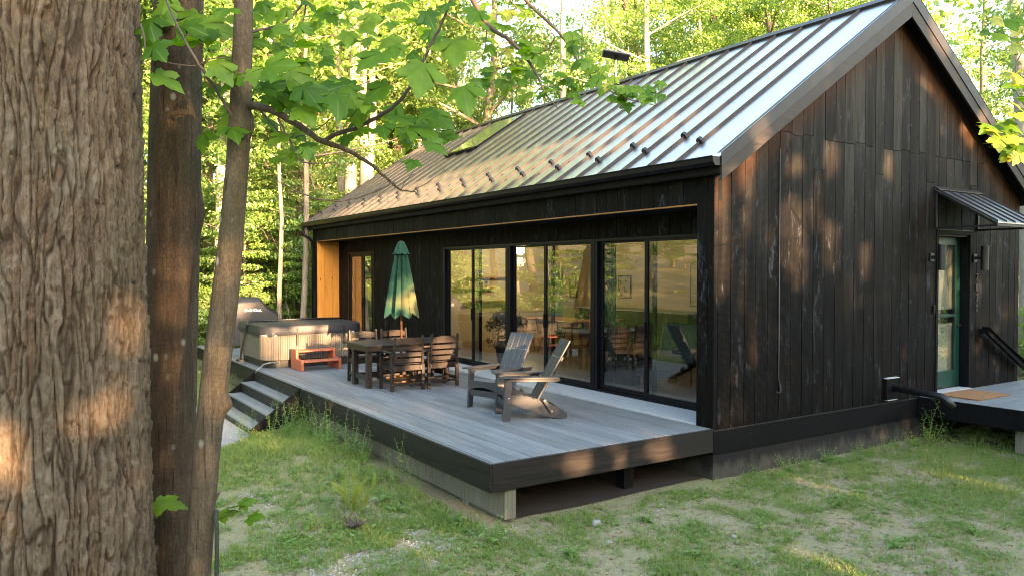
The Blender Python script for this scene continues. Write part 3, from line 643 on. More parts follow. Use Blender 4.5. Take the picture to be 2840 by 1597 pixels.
MB().prism([(6.50, .985), (6.50, .90), (7.88, .19), (7.88, .28)], .06, 'y', -.16).build('rail', M['trim'], rail, .004)
MB().prism([(6.48, 1.02), (6.48, .99), (7.90, .285), (7.90, .315)], .14, 'y', -.20).build('cap', M['trim'], rail, .004)
MB().box((6.50, -.10, .90), (6.58, -.002, .985)).build('bracket', M['trim'], rail)

# ------------------------------------------------------------------ hot tub, step, grill
def rrect(x0, x1, y0, y1, r, n=6):
    P = []
    for cx, cy, a0 in ((x1 - r, y0 + r, -90), (x1 - r, y1 - r, 0), (x0 + r, y1 - r, 90), (x0 + r, y0 + r, 180)):
        for k in range(n + 1): a = R(a0 + 90 * k / n); P.append((cx + r * math.cos(a), cy + r * math.sin(a)))
    return P
tub = empty('hot_tub', (-2.03, 10.0, 0), label='square hot tub with grey slatted sides under a black cover', cat='hot tub')
hx, hy = 1.05, 1.08
MB().prism(rrect(-hx + .06, hx - .06, -hy + .06, hy - .06, .28), .17, 'z', .0).build('base', M['black_plastic'], tub)
sidepts = rrect(-hx, hx, -hy, hy, .30, 5)
def resample(P, step):
    out = []; P = P + [P[0]]; acc = 0
    for a, b in zip(P, P[1:]):
        d = math.dist(a, b)
        while acc <= d: out.append((a[0] + (b[0] - a[0]) * acc / d, a[1] + (b[1] - a[1]) * acc / d)); acc += step
        acc -= d
    return out
pts = resample(sidepts, .046); V = []; F = []
for i, p in enumerate(pts[:-1]):
    q = pts[i + 1]; d = Vector((q[0] - p[0], q[1] - p[1], 0)); nr = Vector((d.y, -d.x, 0)).normalized(); P3 = [Vector((*p, 0)) + d * t + nr * h for t, h in ((.0, -.012), (.10, .0), (.90, .0), (1., -.012))]
    b = len(V); V += [(v.x, v.y, z) for z in (.165, .655) for v in P3]; F += [(b + k, b + k + 1, b + k + 5, b + k + 4) for k in range(3)]
M['tubslat'] = wood('spa_slats', (.085, .070, .052), (.150, .128, .100), 'z', .55, rnd=0, var=.1)
MB().add(V, F).build('slatted_side', M['tubslat'], tub, kind='stuff')
MB().prism(rrect(-hx + .02, hx - .02, -hy + .02, hy - .02, .29), .50, 'z', .16).build('shell', M['trim'], tub)
MB().prism(rrect(-hx - .012, hx + .012, -hy - .012, hy + .012, .31), .035, 'z', .657).build('rim', plain('white_acrylic', (.75, .74, .71), .3, var=.05), tub, .008)
M['vinyl'] = plain('black_vinyl', (.016, .017, .021), .52, var=.25, scale=9, bump=.25)
cov = MB(); cp = rrect(-hx - .02, hx + .02, -hy - .02, hy + .02, .31, 8); n = len(cp); V = []
def skirtz(i): return .70 - .035 + .045 * math.sin(i * 1.7) * math.sin(i * .61 + 1)
rows = [(0, lambda p, i: skirtz(i)), (.010, lambda p, i: .745), (.0, lambda p, i: .80), (.004, lambda p, i: .845), (-.03, lambda p, i: .865 + .03 * (1 - abs(p[1]) / hy))]
for k, (o, fz) in enumerate(rows):
    for i, p in enumerate(cp):
        s_ = 1 + o + (.012 * math.sin(i * 2.9 + k) if k in (0, 1) else 0); V.append((p[0] * s_, p[1] * s_, fz(p, i)))
F = [(k * n + i, k * n + (i + 1) % n, (k + 1) * n + (i + 1) % n, (k + 1) * n + i) for k in range(len(rows) - 1) for i in range(n)]
V.append((0, 0, .90)); b = (len(rows) - 1) * n; V += [(-hx * .97, 0, .896), (hx * .97, 0, .896)]
F += [(b + i, b + (i + 1) % n, len(V) - 3) for i in range(n)]
cov.add(V, F).build('cover', M['vinyl'], tub, auto=True)
MB().tube([(-hx - .01, 0, .905), (0, 0, .912), (hx - .02, 0, .905)], .022, 8).build('fold_bar', M['iron'], tub, smooth=True)
MB().tube([(-hx - .02, .0, .91), (-hx - .05, -.02, .85), (-hx - .04, .55, .20), (-hx - .04, .62, .03)], .02, 8).build('lifter_arm', M['iron'], tub)
MB().box((-hx - .10, .50, .0), (-hx + .0, .75, .04)).build('lifter_foot', M['iron'], tub)
for x in (-.38, .62):
    MB().box((x - .016, -hy - .045, .50), (x + .016, -hy - .036, .80)).build('strap', M['black_plastic'], tub); MB().box((x - .026, -hy - .045, .455), (x + .026, -hy - .012, .51)).build('buckle', M['black_plastic'], tub, .006)
hose = MB().tube([(-2.75, 9.0, .10), (-2.95, 8.92, .13), (-3.10, 8.86, .11), (-3.22, 8.84, .02), (-3.32, 8.84, -.12), (-3.33, 8.86, -.5)], .014, 8).build('drain_hose', plain('grey_hose', (.15, .155, .16), .5), None, smooth=True); tag(hose, 'grey hose running from under the hot tub over the deck edge', 'hose')
M['red'] = plain('terracotta_plastic', (.34, .092, .042), .5, var=.12, bump=.06)
stp = empty('spa_step', (-2.15, 8.20, 0), R(1), 'red brown two-tier plastic step beside the hot tub', 'step')
for s in (-1, 1):
    x = .385 * s
    MB().prism([(-.02, .0), (.62, 0), (.62, .40), (.30, .40), (.30, .22), (-.02, .22)], .055, 'x', x - .0275).build('side_panel', M['red'], stp, .008)
for y0, z in ((-.03, .20), (.31, .375)):
    pr = [(y0 - .0, z - .035), (y0 + .29, z - .035), (y0 + .29, z), (y0 + .03, z + .004), (y0 - .005, z - .012)]
    MB().prism(pr, .70, 'x', -.35).build('tread', M['red'], stp, .006)
gr = empty('covered_grill', (-2.10, 13.9, 0), 0, 'barbecue grill under a black fabric cover with white lettering', 'grill')
def grillcover():
    prof = [(-.66, .10), (-.68, .55), (-.66, .92), (-.56, .99), (-.40, 1.12), (-.31, 1.25), (-.24, 1.29), (.20, 1.29), (.28, 1.24), (.36, 1.12), (.50, 1.0), (.64, .94), (.68, .90), (.69, .5), (.66, .10)]
    V = []; F = []; ny = 7; n = len(prof)
    for j in range(ny):
        t = j / (ny - 1); y = -.30 + .6 * t; e = 1 - .10 * abs(2 * t - 1) ** 4
        for i, (x, z) in enumerate(prof):
            zz = .1 + (z - .1) * (e if z > .6 else 1); V.append((x * (1 + .012 * math.sin(i * 3.1 + j * 2)), y + .014 * math.sin(i * 2.3 + j), zz + .012 * math.sin(i * 1.9 + j * 1.3)))
    F = [(j * n + i, j * n + i + 1, (j + 1) * n + i + 1, (j + 1) * n + i) for j in range(ny - 1) for i in range(n - 1)]
    F += [tuple(range(n)), tuple((ny - 1) * n + k for k in range(n))[::-1]]
    return V, F
MB().add(*grillcover()).build('fabric_cover', M['vinyl'], gr, .02, auto=True)
text('lettering', 'Broil King.', .105, .002, .0035, plain('white_print', (.85, .85, .85), .6, var=.02, bump=0), gr, (.02, -.333, .925))
for x in (-.5, .5): MB().tube([(x, -.22, .14), (x, -.22, 0)], .025, 8).tube([(x, .22, .14), (x, .22, 0)], .025, 8).build('leg', M['iron'], gr)

# ------------------------------------------------------------------ patio set
tbl = empty('patio_table', (-1.57, 5.76, 0), 0, 'long dark brown outdoor dining table with the umbrella through it', 'table')
TX, TY, TZ = .85, .465, .735
for i in range(5):
    a = -TY + .03 + i * (2 * TY - .06) / 5; MB().box((-TX + .1, a + .003, TZ - .03), (TX - .1, a + (2 * TY - .06) / 5 - .003, TZ)).build('slat', M['patio_top'], tbl, .003)
MB().box((-TX, -TY, TZ - .032), (-TX + .098, TY, TZ + .001)).box((TX - .098, -TY, TZ - .032), (TX, TY, TZ + .001)).box((-TX + .1, -TY, TZ - .032), (TX - .1, -TY + .028, TZ)).box((-TX + .1, TY - .028, TZ - .032), (TX - .1, TY, TZ)).build('top_edge', M['patio_top'], tbl, .004)
MB().box((-TX + .03, -TY + .03, TZ - .115), (TX - .03, -TY + .055, TZ - .033)).box((-TX + .03, TY - .055, TZ - .115), (TX - .03, TY - .03, TZ - .033)).box((-TX + .03, -TY + .055, TZ - .115), (-TX + .055, TY - .055, TZ - .033)).box((TX - .055, -TY + .055, TZ - .115), (TX - .03, TY - .055, TZ - .033)).build('apron', M['patio_wood'], tbl, .003)
for sx_ in (-1, 1):
    for sy in (-1, 1):
        x, y = sx_ * (TX - .12), sy * .30 - .02; MB().box((x - .045, y - .045, 0), (x + .045, y + .045, TZ - .034)).build('leg', M['patio_wood'], tbl, .005)
    MB().box((sx_ * (TX - .12) - .022, -.27, .12), (sx_ * (TX - .12) + .022, .23, .21)).build('stretcher', M['patio_wood'], tbl, .004)
MB().box((-TX + .15, -.055, .14), (TX - .15, -.015, .20)).build('stretcher', M['patio_wood'], tbl, .004)

def dining_chair():
    t = empty('patio_chair', (0, 0, 0)); m = M['patio_wood']
    for s in (-1, 1):
        x = s * .275
        b = MB(); b.bar((x, -.235, 0), (x, -.235, .43), .055, .05, (0, 1, 0)); b.bar((x * .93, -.225, .36), (x * .90, -.30, .90), .03, .05, (0, 1, 0)); b.build('rear_leg', m, t, .004)
        MB().box((x - .025, .19, 0), (x + .025, .24, .62)).build('front_leg', m, t, .004)
        MB().box((x - .025, -.24, .43), (x + .025, -.19, .62)).build('arm_post', m, t, .004)
        MB().box((x - .045, -.27, .622), (x + .045, .27, .645)).build('arm', m, t, .006)
        MB().box((x - .012, -.19, .35), (x + .012, .19, .42)).build('seat_rail', m, t, .003); MB().box((x - .012, -.19, .12), (x + .012, .19, .17)).build('stretcher', m, t, .003)
    MB().box((-.25, -.012, .13), (.25, .012, .165)).build('stretcher', m, t, .003)
    MB().box((-.25, -.262, .33), (.25, -.238, .42)).build('rear_rail', m, t, .003); MB().box((-.25, .20, .35), (.25, .225, .42)).build('front_rail', m, t, .003)
    MB().box((-.25, -.245, .09), (.25, -.215, .13)).build('foot_rail', m, t, .003)
    for i in range(5): a = -.19 + i * .086; MB().box((-.262, a, .423), (.262, a + .08, .440)).build('seat_slat', m, t, .004)
    for k, z in enumerate((.50, .595, .69, .785)):
        y = -.235 - (z - .36) * .139; hh = .07; top = [(-.235, z - hh / 2), (.235, z - hh / 2), (.235, z + hh / 2), (-.235, z + hh / 2)]
        if k == 3: top = [(-.235, z - .03), (.235, z - .03)] + [(x, z + .055 + .035 * (1 - (x / .235) ** 2)) for x in (.235, .16, .08, 0, -.08, -.16, -.235)]
        MB().prism(top, .022, 'y', y - .011).build('back_slat', m, t, .003)
    for s in (-1, 1):
        for z in (.36, .39): MB().tube([(s * .235, -.262, z), (s * .235, -.2655, z)], .007, 6).build('bolt', M['chrome'], t)
        for z in (.60, .11): MB().tube([(s * .275, -.2605 if z < .2 else -.241, z), (s * .275, -.265 if z < .2 else -.245, z)], .007, 6).build('bolt', M['chrome'], t)
    return t
proto = dining_chair()
chairs = [((-1.86, 5.10), 0, 'dark brown slatted patio chair at the near side of the table, left of the pair'), ((-1.19, 5.14), R(2), 'dark brown slatted patio chair at the near side of the table, beside the slab'),
          ((-1.98, 6.22 + .02), math.pi + R(-4), 'patio chair at the far side of the table facing us, next to the hot tub'), ((-1.32, 6.28), math.pi + R(3), 'patio chair at the far side of the table facing us, behind the umbrella pole')]
for i, ((x, y), a, lab) in enumerate(chairs):
    o = proto if i == 0 else copy_tree(proto)
    o.location = (x, y, 0); o.rotation_euler = (0, 0, a); tag(o, lab, 'chair', 'dark slatted chairs around the patio table')

umb = empty('patio_umbrella', (-1.45, 5.98, 0), 0, 'closed green market umbrella standing in the patio table', 'umbrella')
def umbfab(name):
    t = NT(name); n = t.noise(t.pos((60, 60, 60)), 1, 2); p = t.n('ShaderNodeSeparateXYZ'); t.l(t.n('ShaderNodeTexCoord').outputs['Object'], p.inputs[0])
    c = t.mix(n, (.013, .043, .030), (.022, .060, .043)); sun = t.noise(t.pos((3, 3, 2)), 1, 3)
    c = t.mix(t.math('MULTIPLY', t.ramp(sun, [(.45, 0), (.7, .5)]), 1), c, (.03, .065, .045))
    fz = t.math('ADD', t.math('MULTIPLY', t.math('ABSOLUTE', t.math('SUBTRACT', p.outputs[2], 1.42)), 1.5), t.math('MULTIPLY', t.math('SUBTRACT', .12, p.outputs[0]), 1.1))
    c = t.mix(t.ramp(t.math('ADD', fz, t.math('MULTIPLY', sun, .35)), [(.30, .6), (.72, 0)]), c, (.155, .135, .060))  # pale yellow paints sunlight on the lower right of the canopy
    d = t.n('ShaderNodeBsdfDiffuse'); t.l(c, d.inputs[0]); tr = t.n('ShaderNodeBsdfTranslucent'); t.l(c, tr.inputs[0]); a = t.n('ShaderNodeMixShader'); a.inputs[0].default_value = .15
    t.l(d.outputs[0], a.inputs[1]); t.l(tr.outputs[0], a.inputs[2]); t.l(a.outputs[0], t.out.inputs[0]); return t.m
M['umb'] = umbfab('sunlit_green_canvas')
def folded(prof, nf, amp, seed, hem=0):
    rs = random.Random(seed); n = nf * 6; ph = [rs.uniform(-.25, .25) for _ in range(nf)]; am = [rs.uniform(.75, 1.25) for _ in range(nf)]; V = []
    for k, (r, z) in enumerate(prof):
        for i in range(n):
            a = 2 * math.pi * i / n; f = (i % 6) / 6; j = i // 6
            w_ = abs(2 * f - 1) ** .8; rr = r * (1 - amp * am[j] * (1 - w_) * min(1, .3 + k * .25)); zz = z + (hem * (1 - w_) if k == 0 else 0)
            tw = ph[j] * .35 * (1 - w_); V.append((rr * math.cos(a + tw), rr * math.sin(a + tw), zz))
    F = [(k * n + i, k * n + (i + 1) % n, (k + 1) * n + (i + 1) % n, (k + 1) * n + i) for k in range(len(prof) - 1) for i in range(n)]
    return V, F
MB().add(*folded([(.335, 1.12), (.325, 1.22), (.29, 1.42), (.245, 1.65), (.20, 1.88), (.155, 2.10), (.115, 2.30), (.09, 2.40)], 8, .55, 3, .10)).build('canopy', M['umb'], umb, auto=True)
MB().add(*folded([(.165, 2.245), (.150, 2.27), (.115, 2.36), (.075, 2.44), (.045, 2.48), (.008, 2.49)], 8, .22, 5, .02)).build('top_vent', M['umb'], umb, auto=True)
for i in range(8):
    a = 2 * math.pi * i / 8; MB().tube([(.28 * math.cos(a), .28 * math.sin(a), 1.17), (.09 * math.cos(a), .09 * math.sin(a), 2.3)], .008, 5).build('rib', M['patio_wood'], umb)
MB().tube([(0, 0, .05), (0, 0, 2.49)], .022, 10).build('pole', wood('umbrella_pole_wood', (.10, .045, .020), (.20, .09, .04), 'z', .4), umb, smooth=True)
MB().lathe([(.28, 0), (.29, .03), (.27, .075), (.16, .11), (.06, .14), (.04, .26), (.03, .27)], 24).build('base', wood('umbrella_base_tan', (.22, .11, .045), (.36, .19, .08), 'x', .5, rnd=0), umb, auto=True)

# ------------------------------------------------------------------ adirondack chairs (front along +x)
def adirondack():
    t = empty('adirondack_chair', (0, 0, 0)); m = M['poly']
    for s in (-1, 1):
        y = s * .265
        MB().prism([(.36, 0), (.46, 0), (.425, .555), (.325, .555)], .03, 'y', y - .015).build('front_leg', m, t, .004)
        MB().prism([(.42, .36), (.40, .24), (.10, .12), (-.16, .03), (-.30, .0), (-.40, .0), (-.43, .03), (-.42, .07), (-.36, .12), (-.22, .19), (-.02, .255), (.2, .325)], .028, 'y', y - .045 * s - .014).build('side_rail', m, t, .004)
        MB().prism([(.50, .557), (.50, .580), (-.30, .566), (-.30, .543)], .12, 'y', y + s * .01 - .06).build('arm', m, t, .006)
        MB().prism([(.34, .50), (.42, .50), (.42, .553), (.36, .553)], .028, 'y', y - s * .03 - .014).build('arm_bracket', m, t, .003); MB().prism([(.36, .515), (.36, .555), (-.29, .541), (-.29, .50)], .018, 'y', y + s * .0241 - .009).build('arm_rail', m, t, .003)
        MB().bar((-.10, y, .265), (-.21, y, .10), .018, .05, (1, 0, .6)).build('hinge_link', m, t, .004)
        for p in ((.375, .30), (.36, .53)): MB().tube([(p[0], y + s * .0155, p[1]), (p[0], y + s * .0185, p[1])], .009, 8).build('bolt', M['chrome'], t)
        for p in ((-.105, .255), (-.205, .11)): MB().tube([(p[0], y + s * .009, p[1]), (p[0], y + s * .013, p[1])], .010, 8).build('bolt', M['chrome'], t)
    for i, (x0, x1) in enumerate(((.27, .40), (.155, .262), (.04, .147), (-.06, .032))):
        za, zb = .335 + (x0 - .27) * .30, .335 + (x1 - .27) * .30
        if i == 0: za, zb = .335, .37
        MB().prism([(x0, za), (x1, zb), (x1, zb + .022), (x0, za + .022)], .43, 'y', -.215).build('seat_slat', m, t, .004)
    fa = MB(); V = []; n = 9
    for x in (.412, .432):
        for k in range(n): y = -.25 + .5 * k / (n - 1); V.append((x, y, .26 + .045 * (1 - (y / .25) ** 2)))
        for k in range(n): y = .25 - .5 * k / (n - 1); V.append((x, y, .395))
    N = 2 * n; fa.add(V, [tuple(range(N)), tuple(range(N, 2 * N))[::-1]] + [(k, (k + 1) % N, (k + 1) % N + N, k + N) for k in range(N)]); fa.build('front_apron', m, t, .003)
    MB().box((.41, -.25, .175), (.428, .25, .26)).build('front_rail', m, t, .003)
    A, B = Vector((.0, 0, .20)), Vector((-.47, 0, 1.03)); d = (B - A).normalized(); nr = Vector((d.z, 0, -d.x))
    for i in range(4):
        w0, w1 = -.20 + i * .1 + .003, -.20 + (i + 1) * .1 - .003; k0, k1 = 1.12, 1.12     # flares a little toward the top
        q = [A + Vector((0, w0, 0)), A + Vector((0, w1, 0)), B + Vector((0, w1 * k1 , 0)), B + Vector((0, w0 * k0, 0))]
        V = [p - nr * .012 for p in q] + [p + nr * .012 for p in q]; MB().add(V, [(0, 3, 2, 1), (4, 5, 6, 7), (0, 1, 5, 4), (1, 2, 6, 5), (2, 3, 7, 6), (3, 0, 4, 7)]).build('back_slat', m, t, .005)
        for h in (.30, .72):
            for oy in (-.02, .02):
                c = A + d * ((B - A).length * h) + Vector((0, -.15 + i * .1 + oy, 0)) + nr * .012; MB().tube([c, c + nr * .003], .006, 6).build('bolt', M['chrome'], t)
    for h in (.30, .72):
        c = A + d * ((B - A).length * h) - nr * .025; MB().bar(c + Vector((0, -.21, 0)), c + Vector((0, .21, 0)), .06, .024, nr).build('back_batten', m, t, .003)
    MB().bar((-.29, -.30, .525), (-.29, .30, .525), .05, .03, (0, 0, 1)).build('arm_support', m, t, .003)
    return t
ad = adirondack()
ad.location = (-1.80 + .37, 2.04 - .145, 0); ad.rotation_euler = (0, 0, math.pi - math.atan2(.37, .93)); tag(ad, 'charcoal folding adirondack chair seen from its side, nearest the deck corner', 'chair', 'adirondack chairs on the deck')
ad2 = copy_tree(ad); ad2.location = (-1.69 + .383, 2.725 + .116, 0); ad2.rotation_euler = (0, 0, math.pi + math.atan2(.29, .957)); tag(ad2, 'charcoal folding adirondack chair turned so its back slats face us', 'chair')

# ------------------------------------------------------------------ inside the cabin
M['wallpaint'] = plain('warm_wall_paint', (.58, .50, .36), .8, var=.06, scale=3, bump=.02); M['floorwood'] = wood('interior_floor', (.16, .11, .07), (.28, .20, .13), 'y', .35, rnd=0)
MB().box((RX + .16, .25, -.05), (W - .16, L - .16, .010)).build('interior_floor', M['floorwood'], cabin)
MB().box((W - .20, .25, .0), (W - .155, L - .16, ZE)).box((RX + .16, .21, .0), (W - .2, .25, ZE)).box((RX + .16, L - .2, .0), (W - .2, L - .16, ZE)).box((RX + .155, .25, 2.5), (RX + .19, L - .2, ZE)).box((RX + .155, 8.37, 0), (RX + .19, 12.17, 2.5)).box((RX + .19, 11.98, .012), (W - .2, 12.1, ZE - .3)).build('interior_wall', M['wallpaint'], cabin)
cl = MB().prism([(RX, ZE - .3), (W - .2, ZE - .3), (W - .2, ZE - .25), (RX, ZE - .25)], L - .5, 'y', .25).build('interior_ceiling', M['wallpaint'], cabin)
lamp = empty('pendant_lamp', (4.0, 10.31, 2.50), 0, 'round white glowing pendant lamp inside the glass doors', 'lamp')
em = NT('lamp_glow'); e = em.n('ShaderNodeEmission'); e.inputs[0].default_value = (1, .80, .50, 1); e.inputs[1].default_value = 1.6; em.l(e.outputs[0], em.out.inputs[0])
MB().lathe([(.02, -.125), (.07, -.105), (.11, -.06), (.125, 0), (.11, .06), (.07, .105), (.02, .125)], 20).build('globe', em.m, lamp, smooth=True)
MB().tube([(0, 0, .12), (0, 0, .53)], .006, 6).build('cord', M['iron'], lamp)
ll = bpy.data.lights.new('lamp_light', 'POINT'); ll.energy = 13; ll.color = (1, .72, .36); ll.shadow_soft_size = .13
lo = link('lamp_light', ll, lamp); lo.location = (0, 0, -.30)
def posterart():
    t = NT('dark_pattern_print'); v = t.voro(t.obj((9, 9, 9)), 1); n = t.noise(t.obj((14, 14, 14)), 1, 2)
    return t.bsdf(t.mix(t.ramp(t.math('ADD', v, t.math('MULTIPLY', n, .3)), [(.42, 0), (.52, 1)]), (.02, .02, .018), (.42, .36, .24)), .6)
M['art'] = posterart()
def picture(y, z, w_, h, lab, art, group=None, x=W - .21, rz=0):
    o = empty('framed_picture', (x, y, z), rz, lab, 'picture', group)
    MB().box((-.02, -w_ / 2, -h / 2), (.0, w_ / 2, h / 2)).build('print', art, o)
    MB().box((-.03, -w_ / 2 - .02, -h / 2 - .02), (.0, -w_ / 2, h / 2 + .02)).box((-.03, w_ / 2, -h / 2 - .02), (.0, w_ / 2 + .02, h / 2 + .02)).box((-.03, -w_ / 2, h / 2), (.0, w_ / 2, h / 2 + .02)).box((-.03, -w_ / 2, -h / 2 - .02), (.0, w_ / 2, -h / 2)).build('frame', M['frame'], o)
picture(11.02, 1.50, .52, .62, 'dark patterned framed print on the back wall, left of its twin', M['art'], 'patterned prints on the back wall'); picture(10.36, 1.50, .52, .62, 'dark patterned framed print on the back wall, right of its twin', M['art'], 'patterned prints on the back wall')
picture(7.55, 1.60, .40, 1.1, 'tall dark framed picture at the right end of the back wall', M['wallpaint'])
picture(11.975, 1.67, .20, .32, 'small pale framed picture above another beside the pale green door', M['wallpaint'], None, 7.02, R(90)); picture(11.975, 1.31, .22, .26, 'small pale framed picture below another beside the pale green door', M['wallpaint'], None, 7.04, R(90))
idr = MB().box((6.05, 11.945, .02), (6.62, 11.978, 2.12)).build('interior_door', plain('pale_green_paint', (.24, .40, .33), .5), cabin)
dt = empty('dining_table', (4.3, 8.9, .01), 0, 'brown wooden dining table inside behind the glass doors', 'table'); M['teak'] = wood('teak', (.22, .09, .04), (.36, .16, .07), 'y', .4, rnd=0)
MB().box((-.5, -1.1, .71), (.5, 1.1, .75)).build('tabletop', M['teak'], dt, .008)
for a in (-.42, .42):
    for b in (-1.0, 1.0): MB().tube([(a, b, 0), (a * .95, b * .95, .71)], [.02, .032], 8).build('leg', M['teak'], dt)
def inner_chair():
    t = empty('shell_chair', (0, 0, 0)); sh = MB(); prof = [(.22, .44), (.18, .45), (0, .43), (-.16, .44), (-.21, .50), (-.25, .70), (-.27, .82)]; V = []
    for x, z in prof: V += [(x, -.21, z + .02), (x, 0, z), (x, .21, z + .02)]
    F = [(i * 3 + k, i * 3 + k + 1, i * 3 + k + 4, i * 3 + k + 3) for i in range(len(prof) - 1) for k in range(2)]
    o = sh.add(V, F).build('shell', M['black_plastic'], t, auto=True); sm = o.modifiers.new('s', 'SOLIDIFY'); sm.thickness = .015
    for a in (-1, 1):
        for b in (-1, 1): MB().tube([(a * .20, b * .2, 0), (a * .1, b * .12, .43)], .010, 6).build('leg', M['iron'], t)
    return t
ic = inner_chair(); spots = [(3.5, 8.3, 0), (3.5, 9.4, .1), (5.1, 8.4, math.pi), (5.1, 9.5, math.pi), (4.3, 7.5, R(90))]
labs = ['dark shell chair at the indoor table, near side toward the armchair', 'dark shell chair at the indoor table, near side under the lamp', 'dark shell chair on the far side of the indoor table, nearer the prints', 'dark shell chair on the far side of the indoor table, below the lamp', 'dark shell chair at the near end of the indoor table']
for i, (x, y, a) in enumerate(spots):
    o = ic if i == 0 else copy_tree(ic); o.location = (x, y, .01); o.rotation_euler = (0, 0, a); tag(o, labs[i], 'chair', 'chairs around the indoor table')
isl = empty('kitchen_counter', (6.9, 9.3, .01), 0, 'green kitchen counter along the back wall inside', 'counter'); M['cabgreen'] = plain('cabinet_green', (.028, .030, .027), .5)
MB().box((-.0, -2.2, 0), (.75, 2.2, .86)).build('cabinet', M['cabgreen'], isl, .004); MB().box((-.04, -2.24, .862), (.77, 2.24, .90)).build('worktop', M['slab'], isl, .005)
def stool(x, y, lab):
    t = empty('bar_stool', (x, y, .01), 0, lab, 'stool', 'wooden stools at the counter')
    MB().lathe([(.17, .63), (.18, .65), (.17, .67)], 14).build('seat', M['teak'], t)
    for k in range(4): a = R(45 + 90 * k); MB().tube([(.2 * math.cos(a), .2 * math.sin(a), 0), (.12 * math.cos(a), .12 * math.sin(a), .63)], .016, 6).build('leg', M['teak'], t)
stool(6.4, 9.9, 'wooden bar stool at the counter below the left print'); stool(6.4, 9.1, 'wooden bar stool at the counter below the right print')
ac = empty('lounge_chair', (1.75, 2.6, .01), R(200), 'dark low lounge chair behind the pane next to the corner post', 'armchair')
MB().box((-.35, -.34, .28), (.38, .34, .40), Matrix.Rotation(R(6), 4, 'Y')).build('seat', M['vinyl'], ac, .03); MB().box((-.05, -.34, 0), (.08, .34, .75), Matrix.Translation((-.38, 0, .34)) @ Matrix.Rotation(R(-22), 4, 'Y')).build('backrest', M['vinyl'], ac, .03)
for a in (-.3, .3):
    for b in (-.3, .3): MB().tube([(a, b, 0), (a, b, .30)], .018, 6).build('leg', M['teak'], ac)
cs = empty('reflection_crate', (1.7, 3.6, .01), R(8), 'dark slatted crate put in for a green reflection in the right hand doors', 'crate')  # put in where a green reflection shows on the glass
for i in range(3): MB().box((-.25, -.42, .02 + i * .16), (-.23, .42, .15 + i * .16)).box((.23, -.42, .02 + i * .16), (.25, .42, .15 + i * .16)).box((-.23, -.42, .02 + i * .16), (.23, -.40, .15 + i * .16)).box((-.23, .40, .02 + i * .16), (.23, .42, .15 + i * .16)).build('slat', M['cabgreen'], cs)
MB().box((-.23, -.40, .0), (.23, .40, .02)).build('floor_panel', M['cabgreen'], cs)
shf = empty('wall_shelf', (3.8, 11.975, 0), 0, 'wall of thin wooden shelves seen through the left pane', 'shelf')
for z, x0, x1 in ((1.10, -.55, .9), (1.47, -.85, .35), (1.76, -.48, .85)): MB().box((x0, -.24, z), (x1, .0, z + .035)).build('shelf', M['teak'], shf, .003)
for k in range(11):
    x = -.8 + k * .055 + (k > 7) * .3; h = random.uniform(.12, .2); MB().box((x, -.2, 1.507), (x + .04, -.03, 1.507 + h)).build('book', plain('book_cloth', [(.4, .12, .06), (.1, .15, .2), (.5, .45, .35)][k % 3], .7) if k < 3 else bpy.data.materials['book_cloth' + ['', '.001', '.002'][k % 3]], shf)
ct = MB(); V = []; n = 40
for z in (.08, 2.46):
    for k in range(n): V.append((.86 + .03 * math.sin(k * 1.9), 2.86 + .28 * k / n, z))
ct.add(V, [(k, k + 1, n + k + 1, n + k) for k in range(n - 1)]); c = ct.build('curtain', plain('dark_curtain', (.030, .032, .030), .9), None, smooth=True); tag(c, 'dark curtain gathered inside the sliding doors', 'curtain')

# ------------------------------------------------------------------ plants: helpers
def unit(a): return a / np.maximum(np.linalg.norm(a, axis=-1, keepdims=True), 1e-9)
def leaf_quads(C, size, up=.5, droop=.15, wid=.62, g=None):
    """one folded leaf (two triangles) per centre"""
    g = g or rng; n = len(C); N = unit(g.normal(size=(n, 3)) + np.array([0, 0, up * 3])); T = unit(np.cross(N, g.normal(size=(n, 3)))); B = np.cross(N, T); s = size[:, None]
    T = T - np.array([0, 0, droop]); V = np.stack([C - T * s * .5, C + B * s * wid * .5 + N * s * .08, C + T * s * .5, C - B * s * wid * .5 + N * s * .08], 1)
    return V.reshape(-1, 3)
def quads_mesh(name, V, mat):
    F = np.arange(len(V)).reshape(-1, 4); me = np_mesh(name, V, F); me.materials.append(mat); return me
def limb(p, q, rs, bend=.15, n=5):
    p, q = np.array(p), np.array(q); t = np.linspace(0, 1, n)[:, None]; o = rs.normal(size=3) * bend * np.linalg.norm(q - p)
    return p + (q - p) * t + o * np.sin(t * math.pi) * np.array([1, 1, .4])
